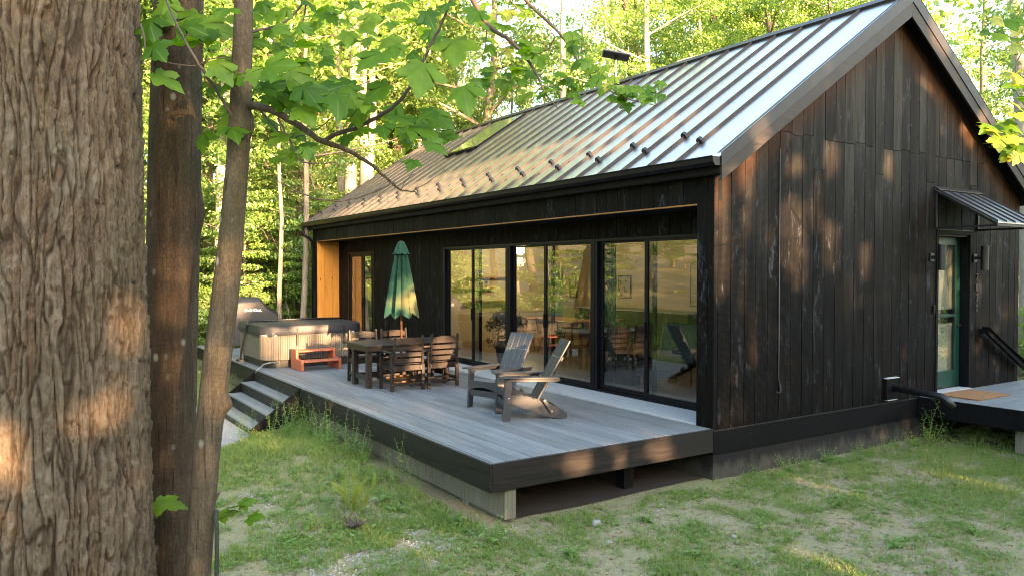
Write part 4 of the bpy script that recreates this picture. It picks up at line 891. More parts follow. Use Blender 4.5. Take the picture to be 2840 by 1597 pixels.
def tree_meshes(name, seed, H, r, base, spread, nl, leaves, lsize, mat, barkm, flat=.45, csize=1.0, lean=.02, top=.25):
    rs = np.random.default_rng(seed); tb = MB(); z = np.linspace(-.4, H * .96, 9); off = np.cumsum(rs.normal(size=(9, 2)) * H * lean * .5, 0); off -= off[0]
    P = [(o[0], o[1], zz) for o, zz in zip(off, z)]; R_ = [r * (1.35 if i == 0 else 1) * (1 - .85 * (max(zz, 0) / H) ** 1.1) for i, zz in enumerate(z)]
    tb.tube(P, R_, 9); C = []; S = []
    for k in range(nl):
        f = base + (1 - base) * (k + rs.uniform()) / nl; zz = f * H * .95; i = np.interp(zz, z, np.arange(9)); c = np.array([np.interp(zz, z, off[:, 0]), np.interp(zz, z, off[:, 1]), zz])
        a = k * 2.4 + rs.uniform(-.5, .5); prof = math.sin(math.pi * min(1, .18 + .82 * (f - base) / (1 - base) * .95 + .05)) ** .7 if top < .5 else 1 - .75 * (f - base) / (1 - base)
        ln = spread * max(.22, prof) * rs.uniform(.65, 1.15); e = c + np.array([math.cos(a) * ln, math.sin(a) * ln, ln * rs.uniform(.05, .5)])
        lp = limb(c, e, rs); rr = max(.012, r * (1 - f) * .55); tb.tube([tuple(p) for p in lp], list(np.linspace(rr, rr * .25, len(lp))), 5, False)
        m = rs.integers(3, 6)
        for j in range(m):
            t = .35 + .65 * (j + rs.uniform()) / m; q = c + (e - c) * t + rs.normal(size=3) * csize * np.array([.7, .7, .35]); C.append(q); S.append(csize * rs.uniform(.55, 1.15))
            tb.tube([tuple(c + (e - c) * max(0, t - .15)), tuple(q)], [rr * .35, .006], 4, False)
    C = np.array(C); S = np.array(S); per = max(1, leaves // len(C)); idx = np.repeat(np.arange(len(C)), per)
    d = unit(rs.normal(size=(len(idx), 3))) * (rs.uniform(size=(len(idx), 1)) ** .45); P = C[idx] + d * S[idx][:, None] * np.array([1, 1, flat])
    sz = lsize * rs.uniform(.6, 1.35, len(idx)); crown = quads_mesh('crown', leaf_quads(P, sz, .22, .2, .66, rs), mat)
    tm = tb.mesh('trunk', True); tm.materials.append(barkm); return tm, crown
def place(kind, meshes, x, y, s, rz, label, cat, group, sz=None, lean=None):
    o = empty(kind, (x, y, gz1(x, y)), rz, label, cat, group); o.scale = (s, s, sz or s)
    if lean: o.rotation_euler = (lean[0], lean[1], rz)
    a = link('trunk', meshes[0], o); b = link('crown', meshes[1], o); return o

# ------------------------------------------------------------------ forest
B_, MID, DK = M['fol_bright'], M['fol_mid'], M['fol_dark']; BF, BP, BD = M['bark_forest'], M['bark_pale'], M['bark_dark']
TALL = [tree_meshes('tall', 11, 19, .22, .30, 3.6, 17, 14500, .155, MID, BF, .6, 1.05), tree_meshes('tall', 12, 21, .24, .36, 3.8, 17, 14500, .155, B_, BF, .6, 1.05), tree_meshes('tall', 13, 18, .20, .28, 3.3, 16, 14500, .15, B_, BP, .6, 1.0),
        tree_meshes('tall', 14, 20, .24, .42, 4.0, 15, 13500, .155, MID, BD, .6, 1.1), tree_meshes('tall', 15, 22, .25, .5, 3.6, 14, 12500, .155, B_, BP, .6, 1.1)]
SAP = [tree_meshes('sap', 21, 6.5, .05, .12, 2.0, 16, 9000, .10, B_, BF, .22, .62, .05), tree_meshes('sap', 22, 5.2, .045, .10, 1.9, 15, 9000, .098, B_, BF, .22, .60, .06),
       tree_meshes('sap', 23, 7.5, .06, .2, 2.2, 16, 9000, .105, MID, BF, .25, .65, .05), tree_meshes('sap', 24, 4.0, .04, .05, 1.6, 14, 8000, .09, B_, BF, .25, .55, .06)]
SHR = [tree_meshes('shr', 31, 1.7, .02, .02, .9, 16, 3200, .085, MID, BF, .6, .33, .05), tree_meshes('shr', 32, 2.2, .02, .02, 1.0, 16, 3200, .09, B_, BF, .5, .36, .05), tree_meshes('shr', 33, 1.4, .02, .02, .9, 16, 3200, .08, DK, BF, .6, .33, .05)]
SHADE = [tree_meshes('shade', 41 + k, 11.3 - .4 * k, .12, .06, 2.7, 20, 6000, .22, MID, BF, .6, .95, .03) for k in range(3)]
fr_ = random.Random(5)
def polar(deg, dist):
    a = YAW + R(deg); return CAM.x + math.sin(a) * dist, CAM.y + math.cos(a) * dist
GB = 'trees of the sunlit wood behind the cabin'
def treelabel(x, y):
    g = math.degrees(math.atan2(x - CAM.x, y - CAM.y) - YAW); near = math.hypot(x - CAM.x, y - CAM.y) < 46
    z = ('hidden behind the big shaggy trunk', 'between the shaggy trunk and the slender trunk', 'just right of the slender trunk above the grill', 'between the slender trunk and the cabin end', 'rising over the far end of the roof', 'behind the overhanging maple leaves above the roof', 'framing the open sky over the middle of the ridge', 'behind the ridge near the dish', 'behind the upper ridge near the gable peak', 'behind the gable peak')[max(0, min(9, int((g + 40) / 6.6)))]
    return ('leafy tree ' if near else 'farther leafy tree ') + z
for i_, (deg, dist) in enumerate(((-22, 33), (-18.5, 36), (-15, 38), (-12, 41), (-9, 44), (-20, 42), (-25, 36), (-13.5, 47), (-7, 50))):
    x, y = polar(deg, dist); place('forest_tree', TALL[i_ % 5], x, y, 1.3 + .06 * (i_ % 3), i_ * 1.1, treelabel(x, y), 'tree', GB)
for i_ in range(16):
    x, y = -6 + 19 * ((i_ * .618034) % 1), 25 + 20 * ((i_ * .7548777) % 1); place('forest_tree', TALL[i_ % 4], x, y, 1.2 + .06 * (i_ % 3), i_ * 1.7, treelabel(x, y), 'tree', GB)
def blocked(x, y): return -4.6 < x < 9.6 and -2 < y < 16.3
for i in range(112):
    deg = -40 + 66 * ((i * .618034) % 1); dist = 27 + 34 * ((i * .7548777) % 1) + (3 if deg < -12 else 0)
    if -10 < deg < 9: dist += 14
    if -3 < deg < 8 and i % 2: continue
    x, y = polar(deg, dist)
    if blocked(x, y): continue
    place('forest_tree', fr_.choice(TALL), x, y, fr_.uniform(.68, .95), fr_.uniform(0, 6.28), treelabel(x, y), 'tree', GB, None, (fr_.uniform(-.03, .03), fr_.uniform(-.03, .03)))
for i in range(10):
    deg = 26 + 22 * ((i * .618034) % 1); dist = 19 + 34 * ((i * .7548777) % 1); x, y = polar(deg, dist)
    if blocked(x, y): continue
    place('forest_tree', fr_.choice(TALL), x, y, fr_.uniform(.5, .72), fr_.uniform(0, 6.28), 'leafy broadleaf tree in the wood to the right of the gable', 'tree', 'trees of the wood beyond the gable end')
for i in range(44):
    deg = -36 + 24 * ((i * .618034) % 1); dist = 23.5 + 17 * ((i * .7548777) % 1); x, y = polar(deg, dist)
    if blocked(x, y) or (x > -5 and y < 16.6): continue
    place('sapling', fr_.choice(SAP), x, y, fr_.uniform(.7, 1.15), fr_.uniform(0, 6.28), 'layered bright green sapling' + (' close behind the grill' if y < 20 else ' deep in the wood beyond the deck') + (', left of the slender trunk' if x < -3.3 else ', between slender trunk and cabin'), 'sapling', 'saplings under the trees beyond the deck')
for i in range(22):
    deg = -12 + 58 * ((i * .618034) % 1); dist = 26 + 16 * ((i * .7548777) % 1); x, y = polar(deg, dist)
    if blocked(x, y): continue
    place('sapling', fr_.choice(SAP), x, y, fr_.uniform(.9, 1.4), fr_.uniform(0, 6.28), 'young understory tree behind the cabin', 'sapling', 'understory trees behind the cabin')
for i in range(34):
    deg = -36 + 20 * ((i * .618034) % 1); dist = 21 + 14 * ((i * .7548777) % 1); x, y = polar(deg, dist)
    if blocked(x, y) or (x > -4.6 and y < 16.2): continue
    place('shrub', fr_.choice(SHR), x, y, fr_.uniform(.6, 1.2), fr_.uniform(0, 6.28), 'leafy shrub on the forest edge' + (' right behind the grill' if x > -4 else ' left of the grill') + (', low and near' if y < 19 else ', farther back'), 'shrub', 'shrubs on the forest edge beyond the grill')
for i in range(12):
    deg = 33 + 10 * ((i * .618034) % 1); dist = 15.5 + 12 * ((i * .7548777) % 1); x, y = polar(deg, dist)
    if blocked(x, y): continue
    place('shrub', fr_.choice(SHR), x, y, fr_.uniform(.6, 1.1), fr_.uniform(0, 6.28), 'low shrub beyond the right hand end of the porch', 'shrub', 'shrubs beyond the porch')
# trees on the left of the clearing, mirrored in the glass doors
for i in range(30):
    x = -9 - 19 * ((i * .618034) % 1); y = 2 + 30 * ((i * .7548777) % 1)
    if x > -13 and y < 8: x -= 5
    if i % 3: place('forest_tree', fr_.choice(TALL), x, y, fr_.uniform(.6, .9), fr_.uniform(0, 6.28), 'tree of the wood left of the deck, mirrored in the glass doors', 'tree', 'trees of the wood left of the deck')
    else: place('sapling', fr_.choice(SAP), x + 1, y, fr_.uniform(.7, 1.2), fr_.uniform(0, 6.28), 'sapling on the left edge of the clearing', 'sapling', 'saplings left of the deck')
pot = empty('potted_plant', (1.55, 7.25, .01), 0, 'bushy green plant in a dark pot just inside the left glass doors', 'plant')
MB().lathe([(.15, 0), (.20, .30), (.21, .34), (.17, .34)], 16).build('pot', M['vinyl'], pot)
for nm_, me_ in zip(('stem', 'foliage'), SHR[2]): o = link(nm_, me_, pot); o.location = (0, 0, .3); o.scale = (.45, .45, .55)
# named trunks
def bole(u, d, rad, H, mat, label, lean=(0, 0), name='bare_tree', vy=500):
    p = at(u, vy, d); x, y = p.x, p.y; z0 = gz1(x, y); t = empty(name, (x, y, z0), 0, label, 'tree'); rs = np.random.default_rng(int(u)); n = 10; P = []; Rr = []
    w0 = np.cumsum(rs.normal(size=(n, 2)) * .05, 0)
    for k in range(n): zz = H * k / (n - 1) - .3; P.append((lean[0] * (zz - 4) + w0[k][0], lean[1] * (zz - 4) + w0[k][1], zz)); Rr.append(rad * (1 - .55 * k / (n - 1)))
    b = MB().tube(P, Rr, 12); b.build('trunk', mat, t, smooth=True)
    for k in range(3):
        f = rs.uniform(.5, .95); i = f * (n - 1); c = np.array([np.interp(i, range(n), [q[j] for q in P]) for j in range(3)]); a = rs.uniform(0, 6.28); ln = rs.uniform(1.2, 3.2)
        MB().tube([tuple(q) for q in limb(c, c + np.array([math.cos(a) * ln, math.sin(a) * ln, ln * rs.uniform(.1, .6)]), rs)], [.032, .024, .017, .010, .004], 5, False).build('limb', mat, t, smooth=True)
    C = np.array([P[-1]]) + rs.normal(size=(420, 3)) * np.array([1.5, 1.5, 1.3]) + np.array([0, 0, -.5])
    link('crown', quads_mesh('crown', leaf_quads(np.repeat(C, 6, 0) + rs.normal(size=(2520, 3)) * .3, .2 * rs.uniform(.6, 1.3, 2520), .5, .2, .66, rs), B_), t); return t
bole(873, 25.5, .26, 15, BP, 'pale straight trunk at the left of a tight clump rising behind the roof', (.012, 0)); bole(893, 25.9, .20, 15, BP, 'pale trunk at the right of a tight clump rising behind the roof', (-.004, 0)); bole(862, 26.6, .16, 15, BP, 'slim pale trunk tucked behind the clump at the roof end', (-.02, 0))
bole(937, 27, .17, 15, BP, 'slim pale leaning trunk next to the pale clump behind the roof', (.02, 0)); bole(952, 27.4, .15, 14, BF, 'thin brownish trunk leaning away beside the pale clump', (-.025, 0))
bole(548, 26, .24, 14, BP, 'peach coloured trunk between the two nearest dark trunks', (.004, 0)); bole(765, 22, .10, 11, BF, 'thin grey brown trunk left of the cabin end post', (.01, 0)); bole(698, 23, .08, 10, BF, 'very thin trunk above the hot tub', (.0, 0)); bole(666, 27, .13, 12, BD, 'dark thin trunk deep in the wood above the grill', (0, 0)); bole(750, 26, .15, 12, BD, 'dark reddish trunk half hidden next to the cabin end post', (.01, 0))
bole(1420, 33, .18, 20, BP, 'pale pinkish trunk standing against the white sky', (0, 0)); bole(1548, 30, .13, 18, M['slab'], 'white birch trunk leaning behind the roof dish', (-.10, .0)); bole(1640, 34, .24, 20, BD, 'dark leaning trunk against the sky behind the ridge', (-.16, 0)); bole(1790, 36, .26, 20, BD, 'dark upright trunk behind the middle of the ridge', (0, 0)); bole(1688, 38, .2, 18, BD, 'dark brown trunk wrapped in leaves behind the ridge', (0, 0))
bole(1872, 38, .2, 16, BP, 'pale trunk behind the ridge, left of two', (.0, 0)); bole(1898, 38, .2, 16, BP, 'pale trunk behind the ridge, right of two', (.0, 0)); bole(2583, 19, .22, 12, BP, 'pale trunk at the right edge beyond the gable corner', (.0, 0)); bole(2480, 30, .16, 16, BF, 'grey trunk in the wood beyond the gable rake', (.0, 0))
# unseen wood behind the viewer: crowns cut so low sun falls in chosen patches
GAPS = np.array([(0.64, 3.29, 0.17, 0.35), (1.56, 3.35, 0.17, 0.16), (2.34, 3.52, 0.17, 0.22), (0.13, 2.36, 0.13, 0.74), (0.69, 2.27, 0.14, 0.56), (1.53, 2.45, 0.22, 0.54), (1.66, 2.07, 0.17, 0.32), (2.08, 2.85, 0.14, 0.39), (2.36, 2.3, 0.17, 0.33), (3.22, 2.08, 0.14, 0.29), (2.74, 1.62, 0.13, 0.34), (4.81, 5.71, 0.35, 0.37), (6.13, 4.29, 0.24, 0.2), (0.52, 3.73, 0.15, 0.15), (0.62, 1.55, 0.11, 0.31), (0.66, 0.94, 0.08, 0.26), (3.81, 3.52, 0.15, 0.18), (-0.91, -0.13, 0.2, 0.14), (-2.1, -0.13, 0.22, 0.13), (-1.52, -0.16, 0.07, 0.14), (-3.07, 2.2, 0.36, 0.32), (-2.63, 1.93, 0.41, 0.28), (-1.97, 2.27, 0.52, 0.21), (-2.22, 2.56, 0.25, 0.16), (-1.28, 1.94, 0.18, 0.25), (-1.23, 2.45, 0.07, 0.34), (-1.45, 2.57, 0.17, 0.35), (-1.53, 2.29, 0.19, 0.18), (-1.23, 1.56, 0.23, 0.1), (-1.08, 1.34, 0.23, 0.2), (-1.68, 1.35, 0.15, 0.2), (-2.03, 1.73, 0.14, 0.06), (-1.58, 1.13, 0.23, 0.1), (-1.19, 1.95, 0.25, 0.09), (-1.92, 1.93, 0.19, 0.07), (-1.55, 0.82, 0.22, 0.05), (-1.5, 0.58, 0.27, 0.10), (-1.9, 0.67, 0.06, 0.12), (-6.96, 1.14, 0.05, 0.11), (-6.93, 0.56, 0.04, 0.1), (-6.97, 1.36, 0.03, 0.08), (-7.13, 1.76, 0.03, 0.05), (-6.71, 2.12, 0.08, 0.04), (-6.75, 1.35, 0.07, 0.1), (-6.74, 1.52, 0.06, 0.05), (-6.68, 2.24, 0.05, 0.03), (-6.7, 2.48, 0.06, 0.03), (-6.58, 1.32, 0.04, 0.06), (-6.6, 1.24, 0.03, 0.03), (-6.69, 0.58, 0.04, 0.05), (-6.55, 2.09, 0.03, 0.05)] + [(.6, 5.1, .75, .8)])
TS = math.tan(R(SUN_EL))
def open_gaps(V, per):
    """cut the leaves along sun rays so light lands on chosen patches"""
    q = V.reshape(-1, per, 3); c = q.mean(1); k = np.ones(len(c), bool); zz = c[:, 2] + c[:, 1] * TS
    k &= ~((c[:, 0] > -13) & (c[:, 0] < -.3) & (zz > 3.95 - .7 * (c[:, 0] < -4.2)) & (zz < 9))
    for gx, g_z, rx, rz in GAPS:
        grow = .0 if gx < -6 else (.055 if gx > -.1 else .02); d = ((c[:, 0] - gx) / (rx + grow)) ** 2 + ((zz - g_z) / (rz + grow)) ** 2; k &= d > 1.15
    return q[k].reshape(-1, 3)
for i in range(36):
    x = -17.5 + 33 * ((i * .618034) % 1); y = -17.5 - 9 * ((i * .7548777) % 1); m_ = SHADE[i % 3]; s_ = fr_.uniform(.9, 1.1); rz = fr_.uniform(0, 6.28)
    o = empty('forest_tree', (x, y, gz1(x, y)), 0, 'young tree out of view, its crown cut so sun patches fall on the cabin', 'tree', 'young trees on the near side of the clearing')
    tm = link('trunk', m_[0], o); tm.rotation_euler = (0, 0, rz); tm.scale = (s_,) * 3
    n = len(m_[1].vertices); A = np.zeros(n * 3, np.float32); m_[1].vertices.foreach_get('co', A); A = A.reshape(-1, 3) * s_; c, sn = math.cos(rz), math.sin(rz)
    A = np.stack([A[:, 0] * c - A[:, 1] * sn, A[:, 0] * sn + A[:, 1] * c, A[:, 2]], -1); Wd = open_gaps(A + np.array(o.location), 4) - np.array(o.location)
    link('crown', quads_mesh('crown', Wd, MID), o)
for i in range(26):  # added out of view to stop low sun reaching under the deck
    x = -18 + 34 * ((i * .618034) % 1); y = -15.5 - 4 * ((i * .7548777) % 1)
    place('shrub', fr_.choice(SHR), x, y, fr_.uniform(.6, .9), fr_.uniform(0, 6.28), 'unseen shrub added under the young trees to block low sun', 'shrub', 'unseen shrubs added to block low sun', )

place('sapling', SAP[2], -9.3, -16, .85, 1.0, 'unseen bushy sapling added to block sun on the left of the shaggy trunk', 'sapling', 'unseen saplings added to block low sun')  # added out of view to shade the left side of the big trunk
for i in range(40):  # added out of view to block low sun streaks on the lawn
    place('shrub', SHR[i % 3], -5.2 + 15.5 * ((i * .618034) % 1), -11 - 2.2 * ((i * .7548777) % 1), .84, i * 1.3, 'unseen knee high shrub added to block low sun on the lawn', 'shrub', 'unseen shrubs added to block low sun')

# ------------------------------------------------------------------ the three near maples
def trunk_surface(name, path, radii, nz, na, disp, mat, parent):
    """path: list of points bottom to top; disp(theta, arc, radius) -> outward displacement"""
    path = np.array([tuple(p) for p in path], float); radii = np.array(radii, float); s = np.concatenate([[0], np.cumsum(np.linalg.norm(np.diff(path, axis=0), axis=1))])
    t = np.linspace(0, s[-1], nz); P = np.stack([np.interp(t, s, path[:, i]) for i in range(3)], -1)
    k = np.ones(max(3, nz // 14)); k /= k.sum(); pad = len(k) // 2
    for i in range(3): P[:, i] = np.convolve(np.pad(P[:, i], (pad, len(k) - 1 - pad), mode='reflect', reflect_type='odd'), k, 'valid')
    r = np.interp(t, s, radii); th = np.linspace(0, 2 * math.pi, na, endpoint=False); TH, T = np.meshgrid(th, t); Rr = r[:, None] + disp(TH, T, r[:, None])
    V = np.stack([P[:, 0:1] + Rr * np.cos(TH), P[:, 1:2] + Rr * np.sin(TH), np.broadcast_to(P[:, 2:3], TH.shape)], -1).reshape(-1, 3)
    i = np.arange(nz - 1)[:, None] * na; j = np.arange(na)[None]; a = (i + j).ravel(); b = (i + (j + 1) % na).ravel()
    return link(name, np_mesh(name, V, np.stack([a, b, b + na, a + na], -1), True), parent, mat)
def at_z(u, v, d, z=None): return at(u, v, d)
def extend(P, up, dn):
    a = P[0] + (P[0] - P[1]).normalized() * dn; b = P[-1] + (P[-1] - P[-2]).normalized() * up; return [a] + P + [b]
# 1: the big shaggy trunk
t1 = empty('maple_tree', (-7.18, -3.38, -.6), label='thick shaggy barked maple trunk filling the left edge', cat='tree')
D1, R1 = 2.9, .333
P1 = [at(u, v, D1) - Vector((-7.18, -3.38, -.6)) for u, v in ((138, 1449), (128, 1000), (113, 500), (103, 0))]
P1 = extend(P1, 5.5, 1.6)
NA1 = 60
def bark1(TH, T, r):
    u = TH / (2 * math.pi) * NA1; cx, cy = np.cos(TH), np.sin(TH)
    wu = u + 3.4 * (fbm(cx * 2.5, cy * 2.5, T * 1.6, 21, 3) - .5) + 1.5 * (fbm(cx * 10, cy * 10, T * 5, 23, 3) - .5); wv = T / .42 + 2.4 * (fbm(cx * 5, cy * 5, T * 1.5, 31, 3) - .5)
    f1, f2, c = worley(np.mod(wu, NA1), wv, 3, NA1); e = np.clip((f2 - f1) / .20, 0, 1) ** .8
    wu2 = wu * 2 + .9 * (fbm(cx * 16, cy * 16, T * 12, 27, 2) - .5); g1, g2, c2 = worley(np.mod(wu2, NA1 * 2), T / .085 + c * 7, 13, NA1 * 2); e2 = np.clip((g2 - g1) / .20, 0, 1)
    n = fbm(cx * 34, cy * 34, T * 26, 41, 5) - .5; lump = (fbm(cx * 1.2, cy * 1.2, T * 1.1, 51, 3) - .5) * .05
    flake = np.mod(T / .085 + c * 7 + c2, 1.0)
    def scar(th0, t0, sa, st): return np.exp(-((np.angle(np.exp(1j * (TH - th0)))) / sa) ** 2 - ((T - t0) / st) ** 2)
    sc = scar(-1.15, 1.35, .22, .10) + scar(-1.05, 2.72, .30, .16)
    bark1.crack = np.clip((1 - e) + .45 * (1 - e2) ** 2, 0, 1); bark1.plate = .5 * c + .5 * c2
    return lump * .7 - .015 * (1 - e) - .004 * (1 - e2) + ((c - .5) * .008 + (c2 - .5) * .008 + flake * .008) * e + .016 * n + .02 * sc
trunk_surface('trunk', P1, [R1 * 1.05, R1 * 1.02, R1, R1 * .985, R1 * .97, R1 * .75], 1050, 600, bark1, M['bark_maple'], t1)
for at_, va_ in (('crack', bark1.crack), ('plate', bark1.plate)): t1.children[0].data.attributes.new(at_, 'FLOAT', 'POINT').data.foreach_set('value', va_.astype(np.float32).ravel())
# 2: smoother dark trunk
t2 = empty('maple_tree', (-6.71, -2.97, -.6), label='smooth dark brown maple trunk standing between the shaggy and the slender one', cat='tree')
D2 = 3.5; o2 = Vector((-6.71, -2.97, -.6))
P2 = extend([at(u, v, D2) - o2 for u, v in ((425, 1449), (430, 1150), (431, 900), (433, 700), (440, 400), (447, 120), (450, 0))], 4.5, 1.4)
def bark2(TH, T, r):
    u = TH / (2 * math.pi) * 26; wu = u + 1.2 * (fbm(np.cos(TH) * 3, np.sin(TH) * 3, T * 4, 61, 3) - .5) * 2; f1, f2, c = worley(np.mod(wu, 26), T / .22, 7, 26); e = np.clip((f2 - f1) / .16, 0, 1)
    rough = .4 + .6 * np.clip(np.cos(TH - .4), 0, 1)
    knot = np.exp(-((np.angle(np.exp(1j * (TH + .45)))) / .38) ** 2 - ((T - 3.05) / .085) ** 2)
    return -.0035 * (1 - e) * rough + .006 * (fbm(np.cos(TH) * 2, np.sin(TH) * 2, T * 2, 71, 3) - .5) + .003 * (fbm(np.cos(TH) * 18, np.sin(TH) * 18, T * 9, 81, 3) - .5) + (.022 * knot)
trunk_surface('trunk', P2, [.108, .106, .107, .108, .112, .112, .106, .104, .08], 520, 150, bark2, M['bark_smooth'], t2)
# 3: the slender curved one, with the branches
t3 = empty('maple_tree', (-6.68, -3.47, -.6), label='slender curved maple trunk with a leafy branch reaching over the deck', cat='tree')
D3 = 3.05; o3 = Vector((-6.68, -3.47, -.6))
P3 = extend([at(u, v, D3) - o3 for u, v in ((498, 1449), (506, 1300), (518, 1150), (533, 1000), (550, 880), (567, 750), (582, 600), (593, 470), (603, 330), (608, 220), (611, 100), (613, 0))], 3.8, 1.3)
def bark3(TH, T, r):
    knot = np.exp(-((np.angle(np.exp(1j * (TH + .55)))) / .5) ** 2 - ((T - 1.99) / .035) ** 2) * .030 + np.exp(-((np.angle(np.exp(1j * (TH + .55)))) / .6) ** 2 - ((T - 3.10) / .04) ** 2) * .018
    return .004 * (fbm(np.cos(TH) * 2, np.sin(TH) * 2, T * 3, 91, 3) - .5) + .0025 * (fbm(np.cos(TH) * 9, np.sin(TH) * 9, T * 16, 95, 3) - .5) + knot
trunk_surface('trunk', P3, [.049, .049, .050, .051, .052, .053, .051, .047, .044, .042, .040, .0375, .036, .025], 420, 72, bark3, M['bark_young'], t3)
rope = MB().tube([at(545, 1283, 3.02), at(543, 1300, 3.0), at(546, 1340, 3.0), at(545, 1449, 3.01), at(546, 1560, 3.02), at(540, 1900, 3.03)], .009, 8).build('rope', plain('dark_green_rope', (.030, .036, .020), .85, var=.5, scale=140, bump=.5), None, smooth=True); tag(rope, 'dark green rope hanging down beside the slender trunk', 'rope')
def wire(name, pts, r0, r1, parent, org, mat, n=7):
    pts = [p - org for p in pts]; m = len(pts); Q = []
    for i in range(m - 1):
        p0, p1, p2, p3 = pts[max(i - 1, 0)], pts[i], pts[i + 1], pts[min(i + 2, m - 1)]
        for t in (0, .25, .5, .75): Q.append(.5 * (2 * p1 + (p2 - p0) * t + (2 * p0 - 5 * p1 + 4 * p2 - p3) * t * t + (3 * p1 - p0 - 3 * p2 + p3) * t ** 3))
    Q.append(pts[-1]); k = len(Q); Q = [q + Vector((random.uniform(-1, 1), random.uniform(-1, 1), random.uniform(-1, 1))) * .0025 for q in Q]
    return MB().tube(Q, list(np.linspace(r0, r1, k)), n).build(name, mat, parent, smooth=True)
TW = M['bark_twig']
def W3(pts, r0, r1, mat=TW): return wire('branch', [at(u, v, d) for u, v, d in pts], r0, r1, t3, o3, mat)
W3([(612, 272, 3.05), (645, 268, 3.03), (690, 282, 3.0), (735, 305, 3.0), (780, 338, 3.0), (815, 358, 3.0), (860, 374, 3.02), (905, 395, 3.05), (950, 428, 3.08), (985, 462, 3.1), (1012, 480, 3.1), (1045, 482, 3.1)], .0175, .0025, M['bark_young'])
W3([(812, 357, 3.0), (850, 338, 3.0), (905, 318, 3.0), (960, 290, 3.0), (1008, 252, 3.0), (1040, 205, 2.98), (1080, 120, 2.95), (1112, 60, 2.92), (1140, -20, 2.9), (1165, -140, 2.9)], .010, .004)
W3([(700, 298, 3.0), (718, 335, 2.98), (740, 372, 2.95), (755, 405, 2.95), (790, 412, 2.95), (850, 408, 2.95)], .005, .002)
W3([(690, 452, 2.95), (760, 488, 2.95), (830, 506, 2.97), (900, 498, 3.0), (955, 476, 3.02), (990, 460, 3.05)], .002, .004)
W3([(606, 330, 3.05), (570, 270, 3.0), (530, 205, 2.95), (492, 150, 2.9), (460, 90, 2.9), (425, 20, 2.9), (400, -60, 2.9)], .008, .003)
W3([(500, 165, 2.92), (455, 165, 2.9), (400, 150, 2.88), (360, 155, 2.86)], .003, .0015); W3([(500, 165, 2.92), (530, 148, 2.9), (580, 148, 2.9)], .003, .0012); W3([(1040, 480, 3.1), (1090, 450, 3.1), (1120, 425, 3.12)], .0022, .001); W3([(1010, 480, 3.1), (1025, 450, 3.1), (1045, 435, 3.1)], .002, .001)
W3([(352, 60, 2.85), (366, 110, 2.85), (358, 160, 2.85)], .004, .003); W3([(612, 90, 3.05), (660, 75, 3.1), (720, 55, 3.15), (770, -10, 3.2), (800, -120, 3.2)], .006, .004); W3([(770, 0, 3.2), (762, 60, 3.2), (742, 105, 3.2)], .004, .002)
W3([(650, 275, 3.02), (700, 330, 3.05), (735, 345, 3.1), (790, 330, 3.15), (850, 290, 3.2), (930, 262, 3.25)], .004, .0015); W3([(720, 300, 3.0), (780, 262, 3.1), (850, 235, 3.15), (930, 205, 3.2)], .004, .0015)
# higher limbs of the dark trunk that hang into view from above
def W2(pts, r0, r1): return wire('branch', [at(u, v, d) for u, v, d in pts], r0, r1, t2, o2, TW)
W2([(448, -420, 3.5), (700, -380, 4.2), (980, -220, 4.9), (1150, -60, 5.2), (1225, 62, 5.3), (1290, 108, 5.3), (1345, 178, 5.3), (1368, 230, 5.3), (1402, 272, 5.3)], .030, .003); W2([(980, -220, 4.9), (1220, -110, 5.3), (1330, 10, 5.5), (1405, 82, 5.5), (1478, 185, 5.5), (1560, 242, 5.5), (1655, 268, 5.5)], .018, .002)
W2([(1225, 62, 5.3), (1222, 110, 5.3), (1212, 150, 5.3)], .006, .003); W2([(1150, -60, 5.2), (1240, -40, 5.2), (1300, 20, 5.3), (1340, 40, 5.3)], .008, .002); W2([(1290, 108, 5.3), (1260, 150, 5.2), (1290, 200, 5.2), (1390, 232, 5.2)], .004, .001); W2([(1478, 185, 5.5), (1420, 200, 5.5), (1380, 215, 5.5)], .003, .001)
# maple leaf meshes: lobed outline, creased along the lobes, gently cupped
def maple_leaf(seed):
    rs = random.Random(seed); half = [(.0, .0), (.10, -.05), (.20, -.10), (.33, -.06), (.31, .02), (.29, .10), (.40, .14), (.46, .22), (.60, .36), (.52, .40), (.50, .47), (.38, .47), (.25, .50), (.30, .60), (.25, .68), (.24, .76), (.14, .80), (.11, .90), (.0, 1.06)]
    out = [(x * (1 + rs.uniform(-.08, .08)), y + rs.uniform(-.02, .02)) for x, y in half] + [(-x * (1 + rs.uniform(-.08, .08)), y + rs.uniform(-.02, .02)) for x, y in half[-2:0:-1]]
    cup, tw, fr0, rp = rs.uniform(.05, .55), rs.uniform(-.4, .4), rs.uniform(.1, .35), rs.uniform(0, 6)
    def zf(x, y): a = math.atan2(x, y + .05); return -cup * (x * x * 1.3 + max(0, y - .3) ** 2 * 1.2) - .07 * abs(math.sin(a * 2.55)) * math.hypot(x, y) + tw * x * y + fr0 * abs(x) * .6 + .03 * math.sin(9 * a + rp) * math.hypot(x, y)
    n = len(out); V = [(0, .03, 0.012)] + [(x * .45, y * .45 + .02, zf(x * .45, y * .45) + .006) for x, y in out] + [(x, y, zf(x, y)) for x, y in out]
    F = [(0, 1 + i, 1 + (i + 1) % n) for i in range(n)] + [(1 + i, 1 + n + i, 1 + n + (i + 1) % n, 1 + (i + 1) % n) for i in range(n)]
    V = [(x, y - .02, z) for x, y, z in V]; m = MB(); m.add(V, F); m.tube([(0, -.02, 0), (.02, -.3, -.03), (.0, -.55, -.10)], [.010, .008, .008], 4)
    me = m.mesh('leaf'); me.polygons.foreach_set('use_smooth', [True] * len(me.polygons)); return me
LEAF = [maple_leaf(s) for s in range(9)]
for m_ in LEAF: m_.materials.append(M['leaf'])
LEAFY = [l.copy() for l in LEAF[:2]]
